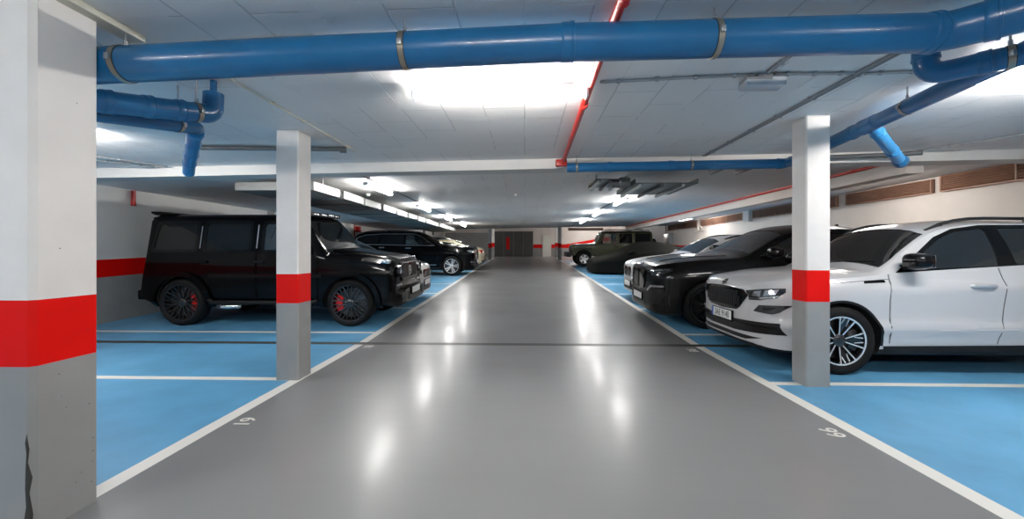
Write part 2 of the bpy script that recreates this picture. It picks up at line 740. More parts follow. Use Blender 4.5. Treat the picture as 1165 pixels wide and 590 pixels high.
def add_interior(car, sp):
    it = sp['interior']
    fab = M[it.get('fabric', 'interior')]
    zf, dx, sx, rx = it['floor'], it['dash'], it['seat'], it['rear']
    dz = it['dash_z']
    hw = it['half']
    hr = it.get('head', .62)
    bm = bmesh.new()
    add_prism(bm, [(dx - .30, dz - .05), (dx + .05, dz), (dx + .32, dz - .05), (dx + .36, dz - .2), (dx + .2, zf), (dx - .30, zf)], 'y', -hw, hw)
    bmesh.ops.bevel(bm, geom=bm.edges[:], offset=.025, segments=2, affect='EDGES')
    dash = finish(bm, 'dashboard', M['interior'], car)
    bm = bmesh.new()
    rot = Matrix.Translation((dx + .46, -.36, dz - .06)) @ Euler((0, math.radians(-24), 0)).to_matrix().to_4x4()
    pr = []
    for k in range(10):
        a = 2 * PI * k / 10
        pr.append((.185 + .016 * math.cos(a), .016 * math.sin(a)))
    n0 = len(bm.verts)
    add_lathe(bm, pr, 32, axis='x', closed=True)
    add_lathe(bm, [(.055, -.02), (.06, .02), (.02, .03)], 16, axis='x')
    add_box(bm, (-.01, -.18, -.018), (.012, .18, .018), .004)
    add_box(bm, (-.01, -.018, -.18), (.012, .018, .0), .004)
    bmesh.ops.transform(bm, matrix=rot, verts=bm.verts[:])
    add_tube(bm, [(dx + .2, -.36, dz - .14), (dx + .45, -.36, dz - .06)], .03, 10)
    finish(bm, 'steering_wheel', M['interior'], car)
    for xs, ys, kind in [(sx, -.36, 1), (sx, .36, 1)]:
        bm = bmesh.new()
        soft_box(bm, (xs - .05, ys - .24, zf + .16), (xs + .48, ys + .24, zf + .34), .06)
        t = Matrix.Translation((xs + .46, ys, zf + .28)) @ Euler((0, math.radians(14), 0)).to_matrix().to_4x4()
        soft_box(bm, (-.07, -.235, 0), (.07, .235, hr), .06, mat=t)
        seat = finish(bm, 'front_seat', fab, car)
        bm = bmesh.new()
        soft_box(bm, (-.05, -.13, hr + .05), (.05, .13, hr + .22), .045, mat=t)
        add_tube(bm, [t @ Vector((0, -.05, hr - .02)), t @ Vector((0, -.05, hr + .08))], .008, 8)
        add_tube(bm, [t @ Vector((0, .05, hr - .02)), t @ Vector((0, .05, hr + .08))], .008, 8)
        finish(bm, 'headrest', fab, seat)
    bm = bmesh.new()
    soft_box(bm, (rx - .05, -hw + .12, zf + .16), (rx + .46, hw - .12, zf + .36), .06)
    t = Matrix.Translation((rx + .46, 0, zf + .28)) @ Euler((0, math.radians(18), 0)).to_matrix().to_4x4()
    soft_box(bm, (-.07, -hw + .12, 0), (.07, hw - .12, hr - .04), .06, mat=t)
    seat = finish(bm, 'rear_seat', fab, car)
    for ys in (-.36, .36):
        bm = bmesh.new()
        soft_box(bm, (-.045, ys - .13, hr), (.045, ys + .13, hr + .13), .04, mat=t)
        finish(bm, 'headrest', fab, seat)


def windshield_poly(body, xa, xb, ins=.03, n=10):
    R = []
    for i in range(n + 1):
        x = xa + (xb - xa) * i / n
        y = max(.1, min(body.wr(x), body.ws(x) - .01) - ins)
        z = max(body.zs(x) + .003, body.zt(x) - body.dr(x))
        R.append((y, z + .004))
    bot = []
    x = xa
    for i in range(1, 8):
        s = i / 8
        y = R[0][0] * (1 - 2 * s)
        c = R[0][1] + (body.zt(xa) - R[0][1]) * (1 - abs(1 - 2 * s) ** 3)
        bot.append((y, c))
    top = []
    for i in range(1, 8):
        s = i / 8
        y = -R[-1][0] * (1 - 2 * s)
        c = R[-1][1] + (body.zt(xb) - R[-1][1]) * (1 - abs(1 - 2 * s) ** 3)
        top.append((y, c))
    left = [(-y, z) for y, z in R]
    # start right bottom -> along bottom to left bottom -> up left -> top -> down right
    return bot and ([R[0]] + bot + left + top + R[:0:-1])


def build_car(name, label, sp, loc, rot, group=None):
    car = thing(name, label, 'car', loc, rot, group)
    body = Body(sp)
    bm = body.bm()
    bvh = BVHTree.FromBMesh(bm)
    clad = Curve(sp['clad'])
    wheels = sp['wheels']
    for f in bm.faces:
        c = f.calc_center_median()
        if f.normal.z < -.55 or c.z < clad(c.x):
            f.material_index = 1
    paint = M[sp['paint']]
    ob = finish(bm, 'body', [paint, M['plastic'], M['well'], M['interior']])
    cut = []
    if sp.get('cabin'):
        x0, x1, zf = sp['cabin']
        cut.append((body.cabin_bm(x0, x1, zf, sp.get('inset', .06)), M[sp.get('lining', 'interior')]))
    if sp.get('cabin'):
        bmw = bmesh.new()
        for poly, g in sp['side_glass']:
            p = rounded(poly, sp.get('glass_r', .03))
            for a, b in ((-1.4, -sp.get('cut_in', .42)), (sp.get('cut_in', .42), 1.4)):
                add_prism(bmw, p, 'y', a, b)
        cut.append((bmw, paint if sp.get('paint_jamb') else M['plastic']))
        if sp.get('windshield'):
            xa, xb = sp['windshield'][:2]
            wp = windshield_poly(body, xa, xb, sp['windshield'][2])
            b2 = bmesh.new()
            add_prism(b2, wp, 'x', xa - .3, xb + sp.get('ws_cut', .10))
            cut.append((b2, M['plastic']))
    if sp.get('cabin'):
        for it in sp['items']:
            if it[0] == 'rear_window' and it[1] == 'rear':
                b4 = bmesh.new()
                add_prism(b4, it[2], 'x', sp['cabin'][1] - .45, sp['L'] + .2)
                cut.append((b4, M['plastic']))
    for x, R, TW, rim, rw in wheels:
        for s in (-1, 1):
            b3 = bmesh.new()
            wmax = sp['track'] + .25
            yi = sp['track'] - TW - .10
            add_lathe(b3, [(rw, yi), (rw, wmax)], 48, center=(x, 0, R)) if s > 0 else add_lathe(b3, [(rw, -wmax), (rw, -yi)], 48, center=(x, 0, R))
            cut.append((b3, M['well']))
    boolean_cut(ob, cut)
    ob.parent = car
    for p in ob.data.polygons:
        p.use_smooth = True
    ob.data.set_sharp_from_angle(angle=math.radians(30))
    # glass
    for poly, g in sp['side_glass']:
        p = rounded(poly, sp.get('glass_r', .03))
        for ax in ('near', 'off'):
            o = finish(conform(bvh, p, ax, -.006 if sp.get('cabin') else .004, .004, .12), 'side_window', M[g], car)
    if sp.get('windshield'):
        xa, xb, ins, g = sp['windshield']
        wp = windshield_poly(body, xa, xb, ins)
        finish(conform(bvh, wp, 'front', -.006 if sp.get('cabin') else .004, .004, .1), 'windshield', M[g], car)
    parts = {'body': ob}
    for it in sp['items']:
        nm, axis, poly, mk, off, th = it[:6]
        op = it[6] if len(it) > 6 else {}
        if nm == 'rear_window' and axis == 'rear' and sp.get('cabin'):
            mk, off, th = 'glass_tint', -.004, .004
        mat = paint if mk == 'paint' else M[mk]
        jobs = []
        if axis == 'side':
            jobs = [('near', poly), ('off', poly)]
        elif op.get('both'):
            jobs = [(axis, poly), (axis, flipy(poly))]
        else:
            jobs = [(axis, poly)]
        for k, (ax, pl) in enumerate(jobs):
            hs = op.get('holes', ())
            if k == 1 and axis != 'side':
                hs = [flipy(h) for h in hs]
            bmj = conform(bvh, pl, ax, off, th, op.get('step', .06), hs)
            par = car
            if op.get('sub'):
                par = parts.get((op['sub'], k)) or parts.get((op['sub'], 0)) or car
            o = finish(bmj, nm, mat, par)
            if op.get('label'):
                o['label'] = op['label']
            parts.setdefault((nm, k), o)
    if sp.get('interior'):
        add_interior(car, sp)
    cal = M[sp['caliper']] if sp.get('caliper') else None
    for i, (x, R, TW, rim, rw) in enumerate(wheels):
        for s in (-1, 1):
            add_wheel(car, x, s * (sp['track'] - TW / 2), R, TW, rim, sp['design'], cal, s, i == 0, spin=.3 + i * .5)
    # wheel-arch mouldings
    ar = sp.get('arch')
    if ar:
        mk, wdt, off = ar
        for x, R, TW, rim, rw in wheels:
            a0, a1 = sp.get('arch_ang', (-.12, PI + .12))
            o_, i_ = [], []
            for k in range(29):
                a = a0 + (a1 - a0) * k / 28
                o_.append((x + (rw + wdt) * math.cos(a), R + (rw + wdt) * math.sin(a)))
                i_.append((x + (rw - .004) * math.cos(a), R + (rw - .004) * math.sin(a)))
            for ax in ('near', 'off'):
                finish(conform(bvh, o_ + i_[::-1], ax, off, .03, .2), 'wheel_arch_trim', paint if mk == 'paint' else M[mk], car)
    # mirrors
    mr = sp.get('mirror')
    if mr:
        x, y, z, lx, ly, lz, mk = mr
        for s in (-1, 1):
            bmm = bmesh.new()
            bmesh.ops.create_uvsphere(bmm, u_segments=20, v_segments=12, radius=1)
            for v in bmm.verts:
                c = v.co
                f = lambda t: math.copysign(abs(t) ** .62, t)
                xx = f(c.x) * (lx if c.x < 0 else lx * .62)
                v.co = Vector((xx, f(c.y) * ly, f(c.z) * lz * (1 - .25 * (c.y * s > 0) * abs(c.y))))
            for v in bmm.verts:
                v.co += Vector((x, s * y, z))
            mo = finish(bmm, 'wing_mirror', paint if mk == 'paint' else M[mk], car)
            bmm = bmesh.new()
            add_box(bmm, (x - .05, s * (y - ly * 2.1), z - lz * 1.05), (x + .05, s * (y - ly * .2), z - lz * .45), .012)
            finish(bmm, 'mirror_arm', M['plastic'], mo)
            bmm = bmesh.new()
            add_box(bmm, (x + lx * .60, s * y - ly * .8, z - lz * .75), (x + lx * .64, s * y + ly * .8, z + lz * .75), .004)
            finish(bmm, 'mirror_glass', M['chrome'], mo)
    # door handles
    for hx, hz, hl, mk in sp.get('handles', []):
        for s in (-1, 1):
            y = None
            loc_, nor, idx, dist = bvh.ray_cast(Vector((hx, s * 4, hz)), Vector((0, -s, 0)))
            y = abs(loc_.y)
            bmh = bmesh.new()
            pts = [(hx - hl / 2, s * (y - .004), hz), (hx - hl * .42, s * (y + .022), hz), (hx, s * (y + .03), hz), (hx + hl * .42, s * (y + .024), hz), (hx + hl / 2, s * (y - .004), hz)]
            add_tube(bmh, pts, .014, 10, radii=[.012, .018, .020, .018, .012])
            for v in bmh.verts:
                v.co.z = hz + (v.co.z - hz) * 1.15
            finish(bmh, 'door_handle', paint if mk == 'paint' else M[mk], car)
    # roof rails
    rl = sp.get('rails')
    if rl:
        xa, xb, yy, mk = rl
        for s in (-1, 1):
            bmr = bmesh.new()
            pts = []
            for k in range(15):
                t = k / 14
                x = xa + (xb - xa) * t
                y = yy if not callable(yy) else yy(x)
                loc_, nor, idx, dist = bvh.ray_cast(Vector((x, s * y, 5)), Vector((0, 0, -1)))
                lift = .045 * min(1, 6 * t, 6 * (1 - t)) ** .7
                pts.append((x, s * y, loc_.z - .004 + lift))
            add_tube(bmr, pts, .018, 8)
            for k in (1, 7, 13):
                p = pts[k]
                add_box(bmr, (p[0] - .03, p[1] - .012, p[2] - .06), (p[0] + .03, p[1] + .012, p[2]), .004)
            finish(bmr, 'roof_rail', M[mk], car)
    # plate
    pl = sp.get('plate')
    if pl:
        x, z, txt, eu = pl
        bmp = bmesh.new()
        add_box(bmp, (x - .012, -.27, z - .068), (x + .02, .27, z + .068), .005)
        hold = finish(bmp, 'license_plate', M['gloss_black'], car)
        bmp = bmesh.new()
        add_box(bmp, (x - .016, -.258, z - .048), (x - .010, .258, z + .060), .002)
        finish(bmp, 'plate_face', M['plate_white'], hold)
        if eu:
            bmp = bmesh.new()
            add_box(bmp, (x - .0175, .214, z - .048), (x - .0155, .2585, z + .060), 0)
            finish(bmp, 'plate_band', M['plate_blue'], hold)['label'] = 'blue band at the end of the plate'
        if txt:
            mt = Matrix(((0, 0, -1, x - .0168), (-1, 0, 0, -.02), (0, 1, 0, z + .006), (0, 0, 0, 1)))
            text_obj('plate_characters', txt, .112, M['ink'], hold, mt, sx=.86)
    return car, body, bvh


# ------------------------------------------------------------------ car specifications
SK_DLO = [(1.47, 1.075), (1.75, 1.27), (2.0, 1.455), (2.2, 1.545), (2.5, 1.588), (3.2, 1.588), (3.7, 1.545), (4.12, 1.45), (4.27, 1.34), (4.1, 1.215), (2.8, 1.16), (1.9, 1.105)]
SK_W1 = [(1.60, 1.115), (1.80, 1.265), (2.04, 1.435), (2.23, 1.52), (2.53, 1.555), (2.53, 1.155), (1.9, 1.122)]
SK_W2 = [(2.70, 1.165), (2.66, 1.557), (3.2, 1.557), (3.45, 1.535), (3.53, 1.20)]
SK_W3 = [(3.62, 1.21), (3.56, 1.51), (3.9, 1.45), (4.14, 1.345), (4.06, 1.24)]
SKODA = dict(
    L=4.70, paint='white_paint', nose=.085,
    zt=[(0, .80), (.015, .885), (.05, .945), (.12, .985), (.3, 1.02), (.7, 1.075), (1.15, 1.115), (1.28, 1.13), (1.36, 1.16), (1.7, 1.40), (2.0, 1.585), (2.2, 1.64), (2.6, 1.676), (3.4, 1.665), (4.1, 1.60), (4.35, 1.53), (4.5, 1.33), (4.62, 1.1), (4.68, .95), (4.70, .85)],
    zs=[(0, .74), (.02, .83), (.1, .90), (.3, .95), (.8, 1.01), (1.3, 1.05), (1.6, 1.085), (2.8, 1.15), (4.0, 1.20), (4.4, 1.15), (4.6, 1.0), (4.7, .8)],
    w=[(0, .30), (.015, .45), (.05, .62), (.1, .735), (.18, .825), (.3, .885), (.5, .92), (.9, .938), (1.5, .938), (3.5, .94), (4.2, .925), (4.5, .86), (4.62, .76), (4.7, .55)],
    ws=[(0, .27), (.05, .56), (.1, .66), (.2, .76), (.5, .845), (1.0, .875), (4.0, .88), (4.5, .80), (4.7, .5)],
    wr=[(0, .22), (.05, .5), (.1, .6), (.3, .72), (1.2, .79), (1.35, .79), (2.0, .685), (2.4, .69), (3.5, .685), (4.35, .65), (4.55, .65), (4.7, .4)],
    dr=[(0, .03), (.3, .035), (1.25, .05), (1.9, .085), (2.3, .075), (4, .07), (4.5, .05), (4.7, .03)],
    zb=[(0, .29), (.03, .25), (.2, .21), (.5, .20), (4.2, .2), (4.6, .28), (4.7, .38)],
    g=[(.15, .94), (.32, .965), (.42, .976), (.485, 1.005), (.53, .998), (.58, .976), (.75, .983), (.9, .998), (.95, 1.003), (.985, .980), (1.1, .962), (1.2, .95)],
    keys=[1.28, 1.36, 2.0],
    clad=[(0, .235), (.3, .235), (.6, .24), (1.3, .27), (3.4, .30), (4.1, .34), (4.7, .40)],
    wheels=[(.885, .362, .235, .252, .405), (3.676, .362, .235, .252, .405)], track=.925, design='twin',
    arch=('plastic', .022, .008),
    cabin=(1.38, 4.25, .42), side_glass=[(SK_W1, 'glass_tint'), (SK_W2, 'glass_tint'), (SK_W3, 'glass_tint')],
    windshield=(1.40, 1.97, .035, 'glass_ws'),
    lining='headliner',
    interior=dict(floor=.42, dash=1.5, dash_z=1.08, seat=2.05, rear=2.95, half=.74),
    mirror=(1.60, 1.0, 1.20, .11, .125, .085, 'gloss_black'),
    handles=[(2.30, .945, .25, 'alloy'), (3.40, .965, .25, 'alloy')],
    rails=(2.02, 4.2, .60, 'rail_black'),
    plate=(.073, .52, '3AE 9140', True),
    items=[
        ('window_frame', 'side', SK_DLO, 'gloss_black', .003, .012, dict(holes=[rounded(p, .03) for p in (SK_W1, SK_W2, SK_W3)], step=.1)),
        ('door', 'side', [(1.385, .34), (1.38, .8), (1.40, 1.06), (1.9, 1.092), (2.50, 1.13), (2.53, .95), (2.50, .55), (2.46, .345)], 'paint', .004, .014),
        ('door', 'side', [(2.475, .345), (2.515, .55), (2.545, .95), (2.515, 1.132), (3.55, 1.185), (3.60, .95), (3.35, .72), (3.19, .45), (3.17, .36)], 'paint', .004, .014),
        ('door_gap', 'side', strip([(1.378, .34), (1.372, .8), (1.39, 1.06)], .006), 'seam', .0025, .01),
        ('door_gap', 'side', strip([(2.468, .34), (2.508, .55), (2.538, .95), (2.508, 1.13)], .006), 'seam', .0025, .01),
        ('hood_gap', 'side', strip([(.42, .925), (.8, .965), (1.2, .995), (1.39, 1.01)], .005), 'seam', .0025, .01),
        ('fender_badge', 'side', [(1.12, .965), (1.34, .975), (1.33, 1.0), (1.13, .988)], 'gloss_black', .008, .01),
        ('sill_moulding', 'side', [(1.32, .235), (3.22, .285), (3.22, .335), (1.32, .31)], 'plastic', .012, .03),
        ('grille_surround', 'front', [(-.54, .80), (-.45, .862), (0, .882), (.45, .862), (.54, .80), (.40, .655), (.34, .62), (0, .60), (-.34, .62), (-.40, .655)], 'gloss_black', .012, .03),
        ('headlight', 'front', [(.545, .80), (.50, .855), (.70, .885), (.84, .90), (.855, .86), (.83, .80), (.70, .765), (.56, .755)], 'lamp_lens', .010, .03, dict(both=True, step=.03)),
        ('lamp_reflector', 'front', [(.60, .80), (.62, .85), (.70, .865), (.70, .80)], 'lamp_clear', .012, .006, dict(both=True, sub='headlight', step=.03)),
        ('lamp_reflector', 'front', [(.73, .81), (.73, .87), (.82, .885), (.815, .83)], 'lamp_clear', .012, .006, dict(both=True, sub='headlight', step=.03)),
        ('daylight_strip', 'front', [(.56, .765), (.70, .775), (.83, .81), (.835, .822), (.70, .79), (.56, .778)], 'lamp_clear', .013, .006, dict(both=True, sub='headlight', step=.03)),
        ('fog_lamp', 'front', [(.62, .635), (.69, .71), (.885, .725), (.84, .645), (.80, .62)], 'lamp_lens', .006, .02, dict(both=True, step=.03)),
        ('lamp_reflector', 'front', [(.72, .66), (.74, .69), (.83, .70), (.80, .668)], 'dark_alloy', .008, .006, dict(both=True, sub='fog_lamp', step=.03)),
        ('lower_intake', 'front', [(-.865, .405), (-.855, .53), (-.30, .505), (.30, .505), (.855, .53), (.865, .405), (.30, .375), (-.30, .375)], 'plastic', .006, .02, dict(step=.04)),
        ('intake_bar', 'front', [(-.84, .468), (.84, .468), (.84, .482), (-.84, .482)], 'gloss_black', .014, .01, dict(sub='lower_intake', step=.04)),
        ('splitter_slot', 'front', [(-.72, .345), (-.50, .345), (.50, .345), (.72, .345), (.50, .30), (-.50, .30)], 'plastic', .004, .02, dict(step=.04)),
        ('splitter', 'front', [(-.84, .235), (-.6, .275), (.6, .275), (.84, .235), (.6, .225), (-.6, .225)], 'plastic', .01, .02, dict(step=.04)),
        ('rear_window', 'rear', [(-.52, 1.18), (.52, 1.18), (.50, 1.47), (-.50, 1.47)], 'glass_opaque', .004, .01, dict(step=.1)),
        ('tail_light', 'rear', [(.42, .95), (.74, .95), (.78, 1.08), (.50, 1.06)], 'lamp_red', .006, .02, dict(both=True)),
    ])
for k in range(19):
    y = -.405 + k * .045
    h0 = .648 + .03 * (abs(y) > .36)
    SKODA['items'].append(('grille_slat', 'front', [(y - .008, h0), (y + .008, h0), (y + .009, .835 - .06 * (abs(y) > .38)), (y - .009, .835 - .06 * (abs(y) > .38))], 'dark_alloy', .03, .02, dict(sub='grille_surround', step=.1)))

G_W = [[(1.62, 1.30), (1.80, 1.30), (2.36, 1.29), (2.36, 1.74), (1.78, 1.73)], [(2.62, 1.29), (3.38, 1.29), (3.38, 1.745), (2.62, 1.745)], [(3.56, 1.30), (4.28, 1.30), (4.22, 1.73), (3.56, 1.74)]]
GWAG = dict(
    L=4.58, paint='black_paint', crown=9, bulge=0, glass_r=.05, inset=.05, cut_in=.45,
    zt=[(0, .60), (.10, .62), (.13, 1.04), (.16, 1.10), (.3, 1.15), (1.15, 1.225), (1.27, 1.25), (1.30, 1.29), (1.64, 1.76), (1.74, 1.86), (1.95, 1.915), (4.33, 1.915), (4.40, 1.84), (4.47, 1.1), (4.49, .85), (4.52, .62), (4.58, .60)],
    zs=[(0, .54), (.10, .57), (.14, .96), (.2, 1.03), (1.2, 1.15), (1.9, 1.235), (4.3, 1.25), (4.45, 1.05), (4.49, .8), (4.58, .55)],
    w=[(0, .66), (.02, .78), (.06, .86), (.15, .885), (.3, .90), (4.3, .90), (4.5, .88), (4.56, .84), (4.58, .78)],
    ws=[(0, .64), (.06, .84), (.3, .87), (4.4, .875), (4.58, .75)],
    wr=[(0, .6), (.13, .72), (.3, .76), (1.23, .78), (1.29, .80), (1.74, .742), (2.0, .745), (4.4, .745), (4.58, .6)],
    dr=[(0, .02), (.2, .03), (1.2, .04), (1.6, .05), (2.0, .07), (4.3, .07), (4.58, .03)],
    zb=[(0, .36), (.1, .32), (.5, .36), (4.3, .36), (4.5, .42), (4.58, .44)],
    g=[(.3, .96), (.5, .99), (.8, 1.0), (.87, 1.0), (.9, .995), (1.2, .985), (1.3, .98)],
    keys=[.10, .115, .13, .145, 1.23, 1.25, 1.27, 1.285, 1.30, 1.74, 4.40, 4.47],
    clad=[(0, .38), (4.6, .42)],
    wheels=[(.87, .395, .275, .305, .455), (3.78, .395, .275, .305, .455)], track=.945, design='forged', caliper='red_caliper',
    arch=('paint', .075, .055), arch_ang=(-.2, PI + .2),
    cabin=(1.32, 4.28, .50), side_glass=[(G_W[0], 'glass_tint'), (G_W[1], 'glass_privacy'), (G_W[2], 'glass_privacy')],
    windshield=(1.33, 1.70, .05, 'glass_sky'), ws_cut=.06,
    interior=dict(floor=.5, dash=1.42, dash_z=1.2, seat=1.95, rear=2.9, half=.70),
    mirror=(1.66, 1.0, 1.36, .085, .12, .10, 'paint'),
    handles=[(2.42, 1.09, .17, 'gloss_black'), (3.40, 1.09, .17, 'gloss_black')],
    plate=(-.012, .54, '', False),
    items=[
        ('window_seal', 'side', rounded([(3.50, 1.25), (4.33, 1.25), (4.27, 1.78), (3.50, 1.79)], .06), 'gloss_black', .004, .008, dict(holes=[rounded(G_W[2], .05)], step=.1)),
        ('window_seal', 'side', rounded([(2.57, 1.25), (3.43, 1.25), (3.43, 1.79), (2.57, 1.79)], .06), 'gloss_black', .004, .008, dict(holes=[rounded(G_W[1], .05)], step=.1)),
        ('window_seal', 'side', rounded([(1.54, 1.25), (2.41, 1.25), (2.41, 1.785), (1.76, 1.78)], .06), 'gloss_black', .004, .008, dict(holes=[rounded(G_W[0], .05)], step=.1)),
        ('pillar_trim', 'side', rounded([(2.475, 1.32), (2.49, 1.32), (2.49, 1.72), (2.475, 1.72)], .006), 'satin_chrome', .006, .01),
        ('pillar_trim', 'side', rounded([(3.465, 1.32), (3.477, 1.32), (3.477, 1.70), (3.465, 1.70)], .005), 'satin_chrome', .006, .01),
        ('side_moulding', 'side', [(1.34, .82), (3.30, .82), (3.30, .88), (1.34, .88)], 'gloss_black', .02, .03, dict(step=.2)),
        ('side_moulding', 'side', [(.18, .90), (1.30, .90), (1.30, .94), (.18, .94)], 'gloss_black', .012, .03, dict(step=.2)),
        ('door', 'side', [(1.44, .50), (1.44, 1.21), (2.46, 1.22), (2.46, .50)], 'paint', .005, .014, dict(step=.2)),
        ('door', 'side', [(2.50, .50), (2.50, 1.22), (3.46, 1.22), (3.46, .95), (3.28, .60), (3.26, .50)], 'paint', .005, .014, dict(step=.2)),
        ('door_gap', 'side', strip([(2.48, .48), (2.48, 1.8)], .014), 'seam_dark', .002, .01),
        ('door_gap', 'side', strip([(1.425, .48), (1.425, 1.24)], .014), 'seam_dark', .002, .01),
        ('rain_gutter', 'side', [(1.78, 1.825), (4.36, 1.825), (4.36, 1.85), (1.78, 1.85)], 'paint', .02, .03, dict(step=.2)),
        ('grille', 'front', rounded([(-.47, .76), (-.47, 1.045), (.47, 1.045), (.47, .76)], .05), 'gloss_black', .02, .04, dict(step=.2)),
        ('grille_surround', 'front', rounded([(-.50, .73), (-.50, 1.065), (.50, 1.065), (.50, .73)], .06), 'dark_alloy', .03, .04, dict(step=.2, holes=[rounded([(-.46, .765), (-.46, 1.035), (.46, 1.035), (.46, .765)], .05)])),
        ('bumper_intake', 'front', [(-.40, .40), (-.40, .47), (.40, .47), (.40, .40)], 'plastic', .006, .02, dict(step=.2)),
        ('bumper_intake', 'front', [(.50, .42), (.47, .56), (.78, .56), (.76, .42)], 'plastic', .006, .02, dict(both=True, step=.1)),
        ('daylight_lamp', 'front', rounded([(.50, .665), (.80, .665), (.80, .70), (.50, .70)], .015), 'lamp_clear', .01, .02, dict(both=True, step=.1)),
        ('rear_window', 'rear', [(-.55, 1.28), (.55, 1.28), (.52, 1.70), (-.52, 1.70)], 'glass_opaque', .004, .01, dict(step=.2)),
        ('tail_light', 'rear', [(.62, .60), (.82, .60), (.82, .72), (.62, .72)], 'lamp_red', .03, .04, dict(both=True)),
    ])
for k in range(15):
    y = -.42 + k * .06
    if abs(y) > .10:
        GWAG['items'].append(('grille_bar', 'front', [(y - .011, .775), (y + .011, .775), (y + .011, 1.03), (y - .011, 1.03)], 'dark_alloy', .035, .02, dict(sub='grille', step=.3)))

